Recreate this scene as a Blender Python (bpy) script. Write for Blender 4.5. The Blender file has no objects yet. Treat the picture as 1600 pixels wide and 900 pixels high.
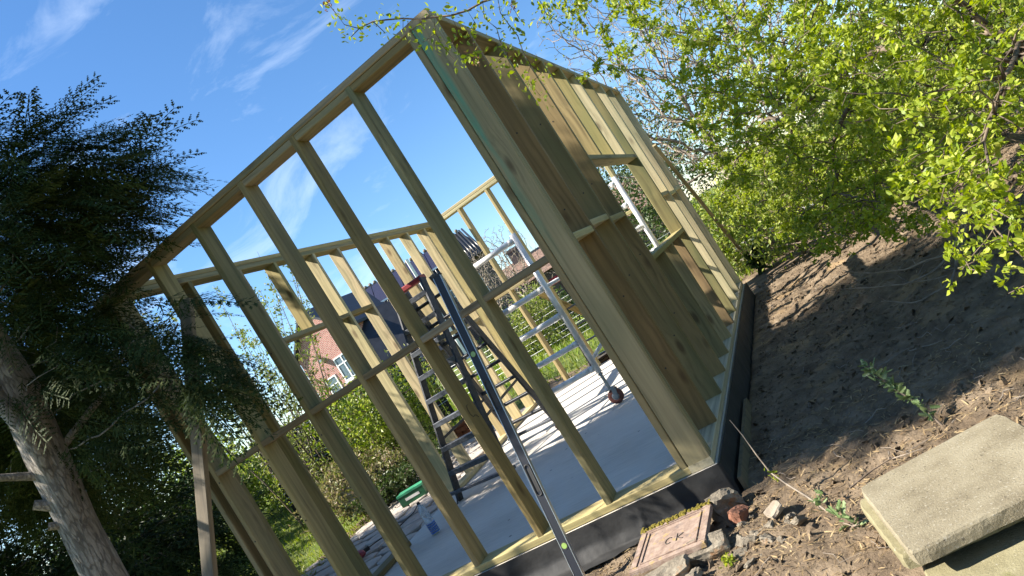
import bpy, math, random
import numpy as np
from mathutils import Vector, Matrix, noise

random.seed(7)
RNG = np.random.default_rng(11)
sc = bpy.context.scene
R = math.radians

# ------------------------------------------------------------------ camera
CAM = Vector((1.09009, -3.86928, 1.31727))
PITCH, ROLL, YAW = 0.02797, -0.56388, -0.38233
_f = Vector((math.sin(YAW) * math.cos(PITCH), math.cos(YAW) * math.cos(PITCH), math.sin(PITCH)))
_r0 = Vector((math.cos(YAW), -math.sin(YAW), 0))
_u0 = _r0.cross(_f)
_r = _r0 * math.cos(ROLL) + _u0 * math.sin(ROLL)
_u = -_r0 * math.sin(ROLL) + _u0 * math.cos(ROLL)
cd = bpy.data.cameras.new('camera')
cam = bpy.data.objects.new('camera', cd)
sc.collection.objects.link(cam)
cam.matrix_world = Matrix(((_r.x, _u.x, -_f.x, CAM.x), (_r.y, _u.y, -_f.y, CAM.y), (_r.z, _u.z, -_f.z, CAM.z), (0, 0, 0, 1)))
cd.sensor_width = 36
cd.lens = 1110.708 / 1600 * 36
cd.clip_end = 2000
cd.clip_start = 0.05
sc.camera = cam

# ------------------------------------------------------------------ sky, sun, exposure
SUN_EL, SUN_AZ = R(41), R(21)          # the sun stands on the -x side, 21 degrees round towards -y
SUNV = Vector((-math.cos(SUN_EL) * math.cos(SUN_AZ), -math.cos(SUN_EL) * math.sin(SUN_AZ), math.sin(SUN_EL)))
world = bpy.data.worlds.new('World')
sc.world = world
world.use_nodes = True
wn = world.node_tree.nodes
wl = world.node_tree.links
wn.clear()
wo = wn.new('ShaderNodeOutputWorld')
bg = wn.new('ShaderNodeBackground')
sky = wn.new('ShaderNodeTexSky')
sky.sky_type = 'NISHITA'
sky.sun_disc = False
sky.sun_elevation = SUN_EL
sky.sun_rotation = math.atan2(SUNV.x, SUNV.y)
sky.air_density = 1.0
sky.dust_density = 0.0
sky.ozone_density = 4.5
geo = wn.new('ShaderNodeTexCoord')
mp = wn.new('ShaderNodeMapping')
mp.inputs['Rotation'].default_value = (R(12), R(-20), R(35))
mp.inputs['Scale'].default_value = (1.3, 5.0, 7.0)
ns = wn.new('ShaderNodeTexNoise')
ns.inputs['Scale'].default_value = 1.5
ns.inputs['Detail'].default_value = 9
ns.inputs['Roughness'].default_value = 0.62
ns.inputs['Distortion'].default_value = 0.7
cr = wn.new('ShaderNodeValToRGB')
cr.color_ramp.elements[0].position = 0.53
cr.color_ramp.elements[1].position = 0.78
cr.color_ramp.elements[1].color = (0.42, 0.42, 0.42, 1)
mx = wn.new('ShaderNodeMix')
mx.data_type = 'RGBA'
mx.inputs['B'].default_value = (6.2, 7.0, 8.0, 1)
bg.inputs['Strength'].default_value = 0.078
wl.new(geo.outputs['Generated'], mp.inputs['Vector'])
wl.new(mp.outputs[0], ns.inputs['Vector'])
wl.new(ns.outputs['Fac'], cr.inputs['Fac'])
wl.new(cr.outputs['Color'], mx.inputs['Factor'])
hsw = wn.new('ShaderNodeHueSaturation')
hsw.inputs['Saturation'].default_value = 1.13
wl.new(sky.outputs['Color'], hsw.inputs['Color'])
wl.new(hsw.outputs[0], mx.inputs['A'])
wl.new(mx.outputs['Result'], bg.inputs['Color'])
wl.new(bg.outputs[0], wo.inputs['Surface'])

sl = bpy.data.lights.new('sun', 'SUN')
sl.energy = 5.0
sl.angle = R(0.55)
sl.color = (1.0, 0.93, 0.82)
so = bpy.data.objects.new('sun', sl)
sc.collection.objects.link(so)
so.rotation_euler = SUNV.to_track_quat('Z', 'Y').to_euler()
so.location = (-20, -8, 25)

sc.view_settings.view_transform = 'Standard'
sc.view_settings.look = 'None'
sc.view_settings.exposure = 1.5
sc.view_settings.gamma = 1.0
sc.view_settings.use_curve_mapping = False
try:
    sc.cycles.max_bounces = 8
    sc.cycles.transparent_max_bounces = 8
except Exception:
    pass

# ------------------------------------------------------------------ helpers
COL = sc.collection


def tag(o, label=None, cat=None, group=None, kind=None):
    if label: o['label'] = label
    if cat: o['category'] = cat
    if group: o['group'] = group
    if kind: o['kind'] = kind
    return o


def empty(name, loc=(0, 0, 0), rz=0.0):
    o = bpy.data.objects.new(name, None)
    COL.objects.link(o)
    o.location = loc
    o.rotation_euler = (0, 0, rz)
    o.empty_display_size = 0.1
    bpy.context.view_layer.update()
    return o


def put(o, parent):
    """parent o while keeping the place its coordinates describe in the world"""
    if parent is not None:
        o.parent = parent
        m = Matrix.Identity(4)
        p = parent
        mats = []
        while p is not None:
            mats.append(p)
            p = p.parent
        for q in reversed(mats):
            m = m @ q.matrix_parent_inverse @ q.matrix_basis if q.parent else m @ q.matrix_basis
        o.matrix_parent_inverse = m.inverted()
    return o


class MB:
    """collects faces; build() links them as one mesh object"""
    def __init__(self):
        self.v, self.f = [], []

    def add(self, vs, fs):
        b = len(self.v)
        self.v += [tuple(p) for p in vs]
        self.f += [tuple(b + i for i in f) for f in fs]

    def box(self, x0, x1, y0, y1, z0, z1, M=None):
        vs = [Vector(p) for p in ((x0, y0, z0), (x1, y0, z0), (x1, y1, z0), (x0, y1, z0), (x0, y0, z1), (x1, y0, z1), (x1, y1, z1), (x0, y1, z1))]
        if M is not None: vs = [M @ p for p in vs]
        self.add(vs, [(0, 3, 2, 1), (4, 5, 6, 7), (0, 1, 5, 4), (1, 2, 6, 5), (2, 3, 7, 6), (3, 0, 4, 7)])
        return self

    def tube(self, pts, rad, n=8, cap=True):
        pts = [Vector(p) for p in pts]
        rads = rad if isinstance(rad, (list, tuple)) else [rad] * len(pts)
        b = len(self.v)
        ref = None
        for i, p in enumerate(pts):
            d = (pts[min(i + 1, len(pts) - 1)] - pts[max(i - 1, 0)]).normalized()
            if ref is None:
                ref = Vector((0, 0, 1)) if abs(d.z) < 0.9 else Vector((1, 0, 0))
            u = (ref - d * ref.dot(d)).normalized()
            w = d.cross(u)
            ref = u
            for k in range(n):
                a = 2 * math.pi * k / n
                self.v.append(tuple(p + (u * math.cos(a) + w * math.sin(a)) * rads[i]))
        for i in range(len(pts) - 1):
            for k in range(n):
                k2 = (k + 1) % n
                self.f.append((b + i * n + k, b + i * n + k2, b + (i + 1) * n + k2, b + (i + 1) * n + k))
        if cap:
            self.f.append(tuple(b + k for k in reversed(range(n))))
            e = b + (len(pts) - 1) * n
            self.f.append(tuple(e + k for k in range(n)))
        return self

    def lathe(self, prof, n=16, M=None):
        b = len(self.v)
        for r, z in prof:
            for k in range(n):
                a = 2 * math.pi * k / n
                p = Vector((r * math.cos(a), r * math.sin(a), z))
                self.v.append(tuple(M @ p if M is not None else p))
        for i in range(len(prof) - 1):
            for k in range(n):
                k2 = (k + 1) % n
                self.f.append((b + i * n + k, b + i * n + k2, b + (i + 1) * n + k2, b + (i + 1) * n + k))
        self.f.append(tuple(b + k for k in reversed(range(n))))
        e = b + (len(prof) - 1) * n
        self.f.append(tuple(e + k for k in range(n)))
        return self

    def build(self, name, mat, parent=None, smooth=False, loc=None):
        me = bpy.data.meshes.new(name)
        me.from_pydata(self.v, [], self.f)
        me.materials.append(mat)
        if smooth:
            me.shade_smooth()
        o = bpy.data.objects.new(name, me)
        COL.objects.link(o)
        if loc is not None:
            o.location = loc
        put(o, parent)
        return o


def fast_mesh(name, verts, faces, mat, parent=None, smooth=False):
    """numpy verts (n,3), faces (m,k) all with k corners"""
    me = bpy.data.meshes.new(name)
    n, (m, k) = len(verts), faces.shape
    me.vertices.add(n)
    me.vertices.foreach_set('co', np.ascontiguousarray(verts, dtype=np.float32).ravel())
    me.loops.add(m * k)
    me.loops.foreach_set('vertex_index', np.ascontiguousarray(faces, dtype=np.int32).ravel())
    me.polygons.add(m)
    me.polygons.foreach_set('loop_start', np.arange(0, m * k, k, dtype=np.int32))
    me.polygons.foreach_set('use_smooth', np.full(m, bool(smooth)))
    me.update(calc_edges=True)
    me.materials.append(mat)
    o = bpy.data.objects.new(name, me)
    COL.objects.link(o)
    put(o, parent)
    return o


def beam(name, a, b, wide, wd, th, mat, parent=None, ch=0.005):
    """a timber from a to b (centre line), wd across the direction `wide`, th across the other; arrises chamfered"""
    a, b = Vector(a), Vector(b)
    z = (b - a)
    L = z.length
    z.normalize()
    x = Vector(wide)
    x = (x - z * x.dot(z)).normalized()
    y = z.cross(x)
    h, k = wd / 2, th / 2
    o8 = [(h - ch, -k), (h, -k + ch), (h, k - ch), (h - ch, k), (-h + ch, k), (-h, k - ch), (-h, -k + ch), (-h + ch, -k)]
    vs = [(p[0], p[1], 0) for p in o8] + [(p[0], p[1], L) for p in o8]
    fs = [(i, (i + 1) % 8, 8 + (i + 1) % 8, 8 + i) for i in range(8)] + [tuple(reversed(range(8))), tuple(range(8, 16))]
    me = bpy.data.meshes.new(name)
    me.from_pydata(vs, [], fs)
    me.materials.append(mat)
    o = bpy.data.objects.new(name, me)
    COL.objects.link(o)
    o.matrix_basis = Matrix(((x.x, y.x, z.x, a.x), (x.y, y.y, z.y, a.y), (x.z, y.z, z.z, a.z), (0, 0, 0, 1)))
    put(o, parent)
    return o


# ------------------------------------------------------------------ materials
def newmat(name):
    m = bpy.data.materials.new(name)
    m.use_nodes = True
    nt = m.node_tree
    return m, nt.nodes, nt.links, nt.nodes['Principled BSDF']


def ramp(nodes, stops):
    r = nodes.new('ShaderNodeValToRGB')
    el = r.color_ramp.elements
    el[0].position, el[0].color = stops[0][0], (*stops[0][1], 1)
    el[1].position, el[1].color = stops[-1][0], (*stops[-1][1], 1)
    for p, c in stops[1:-1]:
        e = el.new(p)
        e.color = (*c, 1)
    return r


def simple(name, col, rough=0.6, metal=0.0, var=0.12, scale=8.0, bump=0.0, bscale=60.0, coords='Object'):
    m, N, L, B = newmat(name)
    tc = N.new('ShaderNodeTexCoord')
    n = N.new('ShaderNodeTexNoise')
    n.inputs['Scale'].default_value = scale
    n.inputs['Detail'].default_value = 6
    L.new(tc.outputs[coords], n.inputs['Vector'])
    lo = tuple(c * (1 - var * 1.6) for c in col)
    hi = tuple(min(1, c * (1 + var)) for c in col)
    r = ramp(N, [(0.3, lo), (0.7, hi)])
    L.new(n.outputs['Fac'], r.inputs['Fac'])
    L.new(r.outputs['Color'], B.inputs['Base Color'])
    B.inputs['Roughness'].default_value = rough
    B.inputs['Metallic'].default_value = metal
    if bump:
        n2 = N.new('ShaderNodeTexNoise')
        n2.inputs['Scale'].default_value = bscale
        n2.inputs['Detail'].default_value = 5
        L.new(tc.outputs[coords], n2.inputs['Vector'])
        bp = N.new('ShaderNodeBump')
        bp.inputs['Strength'].default_value = bump
        bp.inputs['Distance'].default_value = 0.01
        L.new(n2.outputs['Fac'], bp.inputs['Height'])
        L.new(bp.outputs[0], B.inputs['Normal'])
    return m


def timber(name, base, tint=(0.30, 0.36, 0.17), tintamt=0.45, teal=False, grey=0.0):
    """pressure treated pine: grain along local Z, knots, green preservative blotches, change from piece to piece"""
    m, N, L, B = newmat(name)
    tc = N.new('ShaderNodeTexCoord')
    oi = N.new('ShaderNodeObjectInfo')
    off = N.new('ShaderNodeVectorMath'); off.operation = 'SCALE'
    off.inputs[0].default_value = (37, 53, 71)
    L.new(oi.outputs['Random'], off.inputs['Scale'])
    add = N.new('ShaderNodeVectorMath'); add.operation = 'ADD'
    L.new(tc.outputs['Object'], add.inputs[0]); L.new(off.outputs[0], add.inputs[1])
    # knots pull the grain round them
    vk = N.new('ShaderNodeTexVoronoi'); vk.feature = 'F1'
    mk = N.new('ShaderNodeMapping'); mk.inputs['Scale'].default_value = (6, 6, 2.1)
    L.new(add.outputs[0], mk.inputs['Vector']); L.new(mk.outputs[0], vk.inputs['Vector'])
    vk.inputs['Scale'].default_value = 1.0
    kn = N.new('ShaderNodeMapRange'); kn.inputs['From Min'].default_value = 0.07; kn.inputs['From Max'].default_value = 0.17
    kn.inputs['To Min'].default_value = 1; kn.inputs['To Max'].default_value = 0
    L.new(vk.outputs['Distance'], kn.inputs['Value'])
    halo = N.new('ShaderNodeMapRange'); halo.inputs['From Min'].default_value = 0.05; halo.inputs['From Max'].default_value = 0.55
    halo.inputs['To Min'].default_value = 0.10; halo.inputs['To Max'].default_value = 0
    L.new(vk.outputs['Distance'], halo.inputs['Value'])
    mg = N.new('ShaderNodeMapping'); mg.inputs['Scale'].default_value = (30, 30, 0.65)
    L.new(add.outputs[0], mg.inputs['Vector'])
    sh = N.new('ShaderNodeVectorMath'); sh.operation = 'ADD'
    hs = N.new('ShaderNodeVectorMath'); hs.operation = 'SCALE'; hs.inputs[0].default_value = (9, 9, 0)
    L.new(halo.outputs[0], hs.inputs['Scale'])
    L.new(mg.outputs[0], sh.inputs[0]); L.new(hs.outputs[0], sh.inputs[1])
    g = N.new('ShaderNodeTexNoise'); g.inputs['Scale'].default_value = 1.0; g.inputs['Detail'].default_value = 7; g.inputs['Roughness'].default_value = 0.6
    g.inputs['Distortion'].default_value = 0.15
    L.new(sh.outputs[0], g.inputs['Vector'])
    d = tuple(c * 0.5 for c in base); h = tuple(min(1, c * 1.3) for c in base)
    gr = ramp(N, [(0.28, d), (0.5, base), (0.72, h)])
    L.new(g.outputs['Fac'], gr.inputs['Fac'])
    # preservative tint
    bl = N.new('ShaderNodeTexNoise'); bl.inputs['Scale'].default_value = 1.0; bl.inputs['Detail'].default_value = 4
    mb = N.new('ShaderNodeMapping'); mb.inputs['Scale'].default_value = (5, 5, 1.4)
    L.new(add.outputs[0], mb.inputs['Vector']); L.new(mb.outputs[0], bl.inputs['Vector'])
    br = N.new('ShaderNodeMapRange'); br.inputs['From Min'].default_value = 0.42; br.inputs['From Max'].default_value = 0.72
    br.inputs['To Min'].default_value = 0; br.inputs['To Max'].default_value = tintamt
    L.new(bl.outputs['Fac'], br.inputs['Value'])
    m1 = N.new('ShaderNodeMix'); m1.data_type = 'RGBA'
    m1.inputs['B'].default_value = (*tint, 1)
    L.new(br.outputs[0], m1.inputs['Factor']); L.new(gr.outputs['Color'], m1.inputs['A'])
    m2 = N.new('ShaderNodeMix'); m2.data_type = 'RGBA'
    m2.inputs['B'].default_value = (base[0] * 0.28, base[1] * 0.22, base[2] * 0.2, 1)
    kf = N.new('ShaderNodeMath'); kf.operation = 'MULTIPLY'; kf.inputs[1].default_value = 0.75
    L.new(kn.outputs[0], kf.inputs[0])
    L.new(kf.outputs[0], m2.inputs['Factor']); L.new(m1.outputs['Result'], m2.inputs['A'])
    # each piece its own tone
    hsv = N.new('ShaderNodeHueSaturation')
    vr = N.new('ShaderNodeMapRange'); vr.inputs['To Min'].default_value = 0.68; vr.inputs['To Max'].default_value = 1.14
    L.new(oi.outputs['Random'], vr.inputs['Value']); L.new(vr.outputs[0], hsv.inputs['Value'])
    sm = N.new('ShaderNodeMath'); sm.operation = 'MULTIPLY_ADD'; sm.inputs[1].default_value = -0.35; sm.inputs[2].default_value = 1.1
    L.new(oi.outputs['Random'], sm.inputs[0]); L.new(sm.outputs[0], hsv.inputs['Saturation'])
    hm = N.new('ShaderNodeMath'); hm.operation = 'MULTIPLY'; hm.inputs[1].default_value = 17.3
    hf_ = N.new('ShaderNodeMath'); hf_.operation = 'FRACT'
    hr_ = N.new('ShaderNodeMapRange'); hr_.inputs['To Min'].default_value = 0.488; hr_.inputs['To Max'].default_value = 0.512
    L.new(oi.outputs['Random'], hm.inputs[0]); L.new(hm.outputs[0], hf_.inputs[0]); L.new(hf_.outputs[0], hr_.inputs['Value']); L.new(hr_.outputs[0], hsv.inputs['Hue'])
    L.new(m2.outputs['Result'], hsv.inputs['Color'])
    out = hsv.outputs['Color']
    if teal:
        sp = N.new('ShaderNodeSeparateXYZ'); L.new(tc.outputs['Object'], sp.inputs[0])
        a = N.new('ShaderNodeMapRange'); a.inputs['From Min'].default_value = 0.012; a.inputs['From Max'].default_value = 0.03
        L.new(sp.outputs['X'], a.inputs['Value'])
        b2 = N.new('ShaderNodeMapRange'); b2.inputs['From Min'].default_value = 1.3; b2.inputs['From Max'].default_value = 2.3
        L.new(sp.outputs['Z'], b2.inputs['Value'])
        n3 = N.new('ShaderNodeTexNoise'); n3.inputs['Scale'].default_value = 1; n3.inputs['Detail'].default_value = 5
        mm = N.new('ShaderNodeMapping'); mm.inputs['Scale'].default_value = (30, 30, 3)
        L.new(tc.outputs['Object'], mm.inputs['Vector']); L.new(mm.outputs[0], n3.inputs['Vector'])
        r3 = N.new('ShaderNodeMapRange'); r3.inputs['From Min'].default_value = 0.3; r3.inputs['From Max'].default_value = 0.6
        r3.inputs['To Max'].default_value = 0.85
        L.new(n3.outputs['Fac'], r3.inputs['Value'])
        p1 = N.new('ShaderNodeMath'); p1.operation = 'MULTIPLY'; L.new(a.outputs[0], p1.inputs[0]); L.new(b2.outputs[0], p1.inputs[1])
        p2 = N.new('ShaderNodeMath'); p2.operation = 'MULTIPLY'; L.new(p1.outputs[0], p2.inputs[0]); L.new(r3.outputs[0], p2.inputs[1])
        m4 = N.new('ShaderNodeMix'); m4.data_type = 'RGBA'; m4.inputs['B'].default_value = (0.10, 0.30, 0.20, 1)
        L.new(p2.outputs[0], m4.inputs['Factor']); L.new(out, m4.inputs['A'])
        out = m4.outputs['Result']
    L.new(out, B.inputs['Base Color'])
    B.inputs['Roughness'].default_value = 0.72
    B.inputs['Specular IOR Level'].default_value = 0.3
    bp = N.new('ShaderNodeBump'); bp.inputs['Strength'].default_value = 0.35; bp.inputs['Distance'].default_value = 0.003
    L.new(g.outputs['Fac'], bp.inputs['Height']); L.new(bp.outputs[0], B.inputs['Normal'])
    return m


def leafmat(name, cols, trans=0.35, rough=0.45, spec=0.4):
    m, N, L, B = newmat(name)
    gi = N.new('ShaderNodeNewGeometry')
    r = ramp(N, [(i / (len(cols) - 1), c) for i, c in enumerate(cols)])
    L.new(gi.outputs['Random Per Island'], r.inputs['Fac'])
    L.new(r.outputs['Color'], B.inputs['Base Color'])
    B.inputs['Roughness'].default_value = rough
    B.inputs['Specular IOR Level'].default_value = spec
    t = N.new('ShaderNodeBsdfTranslucent')
    hs = N.new('ShaderNodeHueSaturation'); hs.inputs['Saturation'].default_value = 1.15; hs.inputs['Value'].default_value = 1.15
    L.new(r.outputs['Color'], hs.inputs['Color']); L.new(hs.outputs[0], t.inputs['Color'])
    ms = N.new('ShaderNodeMixShader'); ms.inputs[0].default_value = trans
    out = N['Material Output']
    L.new(B.outputs[0], ms.inputs[1]); L.new(t.outputs[0], ms.inputs[2]); L.new(ms.outputs[0], out.inputs['Surface'])
    return m


M = {}
M['timber'] = timber('treated_timber', (0.295, 0.228, 0.10), tint=(0.165, 0.172, 0.072), tintamt=0.6)
M['timber_pale'] = timber('pale_timber', (0.50, 0.395, 0.18), tint=(0.34, 0.33, 0.14), tintamt=0.45)
M['timber_teal'] = timber('stained_timber', (0.30, 0.235, 0.11), tint=(0.17, 0.175, 0.08), tintamt=0.6, teal=True)
M['timber_grey'] = timber('weathered_timber', (0.23, 0.185, 0.11), tint=(0.15, 0.145, 0.095), tintamt=0.5)
M['timber_fresh'] = timber('fresh_cut_timber', (0.60, 0.535, 0.36), tint=(0.5, 0.5, 0.36), tintamt=0.4)
M['black_plastic'] = simple('black_plastic', (0.016, 0.016, 0.016), 0.75, var=0.35, scale=4, bump=0.7, bscale=9)
M['alu'] = simple('aluminium', (0.80, 0.79, 0.76), 0.45, 0.25, var=0.15, scale=10)
M['alu_dark'] = simple('grey_ladder_metal', (0.035, 0.038, 0.045), 0.5, 0.2, var=0.35, scale=30)
M['ladder_step'] = simple('ladder_step_metal', (0.10, 0.11, 0.13), 0.45, 0.4, var=0.3, scale=40)
M['red'] = simple('red_plastic', (0.28, 0.025, 0.03), 0.5, var=0.2)
M['navy'] = simple('navy_paint', (0.008, 0.011, 0.020), 0.55, 0.0, var=0.1)
M['silver'] = simple('silver_edge', (0.6, 0.62, 0.64), 0.3, 0.8, var=0.05)
M['rubber'] = simple('rubber', (0.03, 0.03, 0.03), 0.7, var=0.2)
M['castor'] = simple('castor_tread', (0.16, 0.05, 0.035), 0.6, var=0.2)
M['steel'] = simple('galvanised_steel', (0.32, 0.33, 0.34), 0.45, 0.7, var=0.2)
M['vial'] = simple('vial_green', (0.28, 0.42, 0.10), 0.15, var=0.1)
M['white'] = simple('white_paint', (0.75, 0.75, 0.73), 0.5, var=0.06)
M['green_plastic'] = simple('green_plastic', (0.01, 0.10, 0.04), 0.45, var=0.15)
M['dark_print'] = simple('dark_ink', (0.02, 0.02, 0.018), 0.8, var=0.1)


def concrete_mat():
    m, N, L, B = newmat('slab_concrete')
    tc = N.new('ShaderNodeTexCoord')
    n1 = N.new('ShaderNodeTexNoise'); n1.inputs['Scale'].default_value = 1.3; n1.inputs['Detail'].default_value = 8
    mp_ = N.new('ShaderNodeMapping'); mp_.inputs['Scale'].default_value = (0.8, 7, 1); mp_.inputs['Rotation'].default_value = (0, 0, R(8))
    n2 = N.new('ShaderNodeTexNoise'); n2.inputs['Scale'].default_value = 6; n2.inputs['Detail'].default_value = 10; n2.inputs['Roughness'].default_value = 0.7
    L.new(tc.outputs['Object'], n1.inputs['Vector']); L.new(tc.outputs['Object'], mp_.inputs['Vector']); L.new(mp_.outputs[0], n2.inputs['Vector'])
    r = ramp(N, [(0.25, (0.38, 0.345, 0.29)), (0.5, (0.58, 0.535, 0.465)), (0.72, (0.70, 0.655, 0.58))])
    ad = N.new('ShaderNodeMath'); ad.operation = 'ADD'
    hf = N.new('ShaderNodeMath'); hf.operation = 'MULTIPLY'; hf.inputs[1].default_value = 0.5
    h2 = N.new('ShaderNodeMath'); h2.operation = 'MULTIPLY'; h2.inputs[1].default_value = 0.5
    L.new(n1.outputs['Fac'], hf.inputs[0]); L.new(n2.outputs['Fac'], h2.inputs[0]); L.new(hf.outputs[0], ad.inputs[0]); L.new(h2.outputs[0], ad.inputs[1])
    L.new(ad.outputs[0], r.inputs['Fac'])
    v = N.new('ShaderNodeTexVoronoi'); v.inputs['Scale'].default_value = 5.5
    kr = N.new('ShaderNodeMapRange'); kr.inputs['From Min'].default_value = 0.05; kr.inputs['From Max'].default_value = 0.09; kr.inputs['To Min'].default_value = 0.8; kr.inputs['To Max'].default_value = 0
    L.new(tc.outputs['Object'], v.inputs['Vector']); L.new(v.outputs['Distance'], kr.inputs['Value'])
    mxx = N.new('ShaderNodeMix'); mxx.data_type = 'RGBA'; mxx.inputs['B'].default_value = (0.06, 0.06, 0.055, 1)
    gt = N.new('ShaderNodeMath'); gt.operation = 'GREATER_THAN'; gt.inputs[1].default_value = 0.62
    sx = N.new('ShaderNodeSeparateColor'); L.new(v.outputs['Color'], sx.inputs[0]); L.new(sx.outputs[0], gt.inputs[0])
    pm = N.new('ShaderNodeMath'); pm.operation = 'MULTIPLY'; L.new(kr.outputs[0], pm.inputs[0]); L.new(gt.outputs[0], pm.inputs[1])
    L.new(pm.outputs[0], mxx.inputs['Factor']); L.new(r.outputs['Color'], mxx.inputs['A'])
    L.new(mxx.outputs['Result'], B.inputs['Base Color'])
    B.inputs['Roughness'].default_value = 0.85
    bp = N.new('ShaderNodeBump'); bp.inputs['Strength'].default_value = 0.4; bp.inputs['Distance'].default_value = 0.006
    L.new(n2.outputs['Fac'], bp.inputs['Height']); L.new(bp.outputs[0], B.inputs['Normal'])
    return m


def mottled(name, stops, scale=10, detail=10, rough=0.9, bump=0.6, bdist=0.02, bscale=40, spots=None):
    m, N, L, B = newmat(name)
    tc = N.new('ShaderNodeTexCoord')
    n1 = N.new('ShaderNodeTexNoise'); n1.inputs['Scale'].default_value = scale; n1.inputs['Detail'].default_value = detail; n1.inputs['Roughness'].default_value = 0.65
    L.new(tc.outputs['Object'], n1.inputs['Vector'])
    r = ramp(N, stops)
    L.new(n1.outputs['Fac'], r.inputs['Fac'])
    col = r.outputs['Color']
    if spots:
        for (sc_, thr, c, amt) in spots:
            n3 = N.new('ShaderNodeTexNoise'); n3.inputs['Scale'].default_value = sc_; n3.inputs['Detail'].default_value = 6
            L.new(tc.outputs['Object'], n3.inputs['Vector'])
            mr = N.new('ShaderNodeMapRange'); mr.inputs['From Min'].default_value = thr; mr.inputs['From Max'].default_value = thr + 0.06; mr.inputs['To Max'].default_value = amt
            L.new(n3.outputs['Fac'], mr.inputs['Value'])
            mi = N.new('ShaderNodeMix'); mi.data_type = 'RGBA'; mi.inputs['B'].default_value = (*c, 1)
            L.new(mr.outputs[0], mi.inputs['Factor']); L.new(col, mi.inputs['A'])
            col = mi.outputs['Result']
    L.new(col, B.inputs['Base Color'])
    B.inputs['Roughness'].default_value = rough
    B.inputs['Specular IOR Level'].default_value = 0.25
    n2 = N.new('ShaderNodeTexNoise'); n2.inputs['Scale'].default_value = bscale; n2.inputs['Detail'].default_value = 8; n2.inputs['Roughness'].default_value = 0.7
    L.new(tc.outputs['Object'], n2.inputs['Vector'])
    bp = N.new('ShaderNodeBump'); bp.inputs['Strength'].default_value = bump; bp.inputs['Distance'].default_value = bdist
    L.new(n2.outputs['Fac'], bp.inputs['Height']); L.new(bp.outputs[0], B.inputs['Normal'])
    return m


def barkmat():
    m, N, L, B = newmat('cypress_bark')
    tc = N.new('ShaderNodeTexCoord')
    mp_ = N.new('ShaderNodeMapping'); mp_.inputs['Scale'].default_value = (26, 26, 5)
    L.new(tc.outputs['Object'], mp_.inputs['Vector'])
    n1 = N.new('ShaderNodeTexNoise'); n1.inputs['Scale'].default_value = 1; n1.inputs['Detail'].default_value = 9; n1.inputs['Roughness'].default_value = .7; n1.inputs['Distortion'].default_value = 1.2
    L.new(mp_.outputs[0], n1.inputs['Vector'])
    v = N.new('ShaderNodeTexVoronoi'); v.feature = 'DISTANCE_TO_EDGE'; v.inputs['Scale'].default_value = 1.3
    ad = N.new('ShaderNodeVectorMath'); ad.operation = 'ADD'
    sc_ = N.new('ShaderNodeVectorMath'); sc_.operation = 'SCALE'; sc_.inputs['Scale'].default_value = 1.4
    L.new(n1.outputs['Color'], sc_.inputs[0]); L.new(mp_.outputs[0], ad.inputs[0]); L.new(sc_.outputs[0], ad.inputs[1])
    L.new(ad.outputs[0], v.inputs['Vector'])
    cr_ = N.new('ShaderNodeMapRange'); cr_.inputs['From Max'].default_value = 0.09; cr_.inputs['To Min'].default_value = 0.7
    L.new(v.outputs['Distance'], cr_.inputs['Value'])
    r = ramp(N, [(0.3, (0.16, 0.138, 0.115)), (0.52, (0.32, 0.285, 0.24)), (0.75, (0.48, 0.44, 0.385))])
    L.new(n1.outputs['Fac'], r.inputs['Fac'])
    mi = N.new('ShaderNodeMix'); mi.data_type = 'RGBA'; mi.inputs['A'].default_value = (0.06, 0.045, 0.035, 1)
    L.new(cr_.outputs[0], mi.inputs['Factor']); L.new(r.outputs['Color'], mi.inputs['B'])
    L.new(mi.outputs['Result'], B.inputs['Base Color']); B.inputs['Roughness'].default_value = .9
    ht = N.new('ShaderNodeMath'); ht.operation = 'ADD'
    L.new(cr_.outputs[0], ht.inputs[0]); L.new(n1.outputs['Fac'], ht.inputs[1])
    bp = N.new('ShaderNodeBump'); bp.inputs['Strength'].default_value = 1.0; bp.inputs['Distance'].default_value = 0.02
    L.new(ht.outputs[0], bp.inputs['Height']); L.new(bp.outputs[0], B.inputs['Normal'])
    return m


M['concrete'] = concrete_mat()
M['soil'] = mottled('soil', [(0.25, (0.075, 0.053, 0.035)), (0.5, (0.185, 0.137, 0.090)), (0.75, (0.33, 0.255, 0.175))], 5, 12, bump=0.9, bdist=0.03, bscale=28,
                    spots=[(2.2, 0.58, (0.38, 0.26, 0.135), 0.6)])
M['grass_ground'] = mottled('grass_ground', [(0.25, (0.06, 0.09, 0.02)), (0.5, (0.13, 0.17, 0.035)), (0.78, (0.22, 0.22, 0.07))], 3, 12, bump=0.9, bdist=0.05, bscale=25)
M['straw'] = leafmat('straw', [(0.14, 0.09, 0.05), (0.30, 0.21, 0.11), (0.42, 0.32, 0.18), (0.20, 0.13, 0.07)], 0.1, 0.8, 0.2)
M['pebble'] = mottled('pebble', [(0.3, (0.20, 0.16, 0.12)), (0.7, (0.42, 0.36, 0.28))], 6, 6, bump=0.4, bscale=50)
M['stone'] = mottled('lichen_stone', [(0.25, (0.10, 0.085, 0.065)), (0.5, (0.24, 0.205, 0.155)), (0.78, (0.40, 0.36, 0.28))], 12, 12, bump=1.0, bdist=0.015, bscale=45,
                     spots=[(9, 0.6, (0.30, 0.14, 0.05), 0.7)])
M['slab_old'] = mottled('old_paving_slab', [(0.25, (0.15, 0.124, 0.08)), (0.5, (0.25, 0.217, 0.147)), (0.78, (0.335, 0.30, 0.215))], 5, 14, bump=0.9, bdist=0.006, bscale=130,
                        spots=[(95, 0.60, (0.36, 0.33, 0.26), 0.8), (70, 0.64, (0.07, 0.06, 0.045), 0.8), (9, 0.72, (0.6, 0.58, 0.52), 0.7)])
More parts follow.
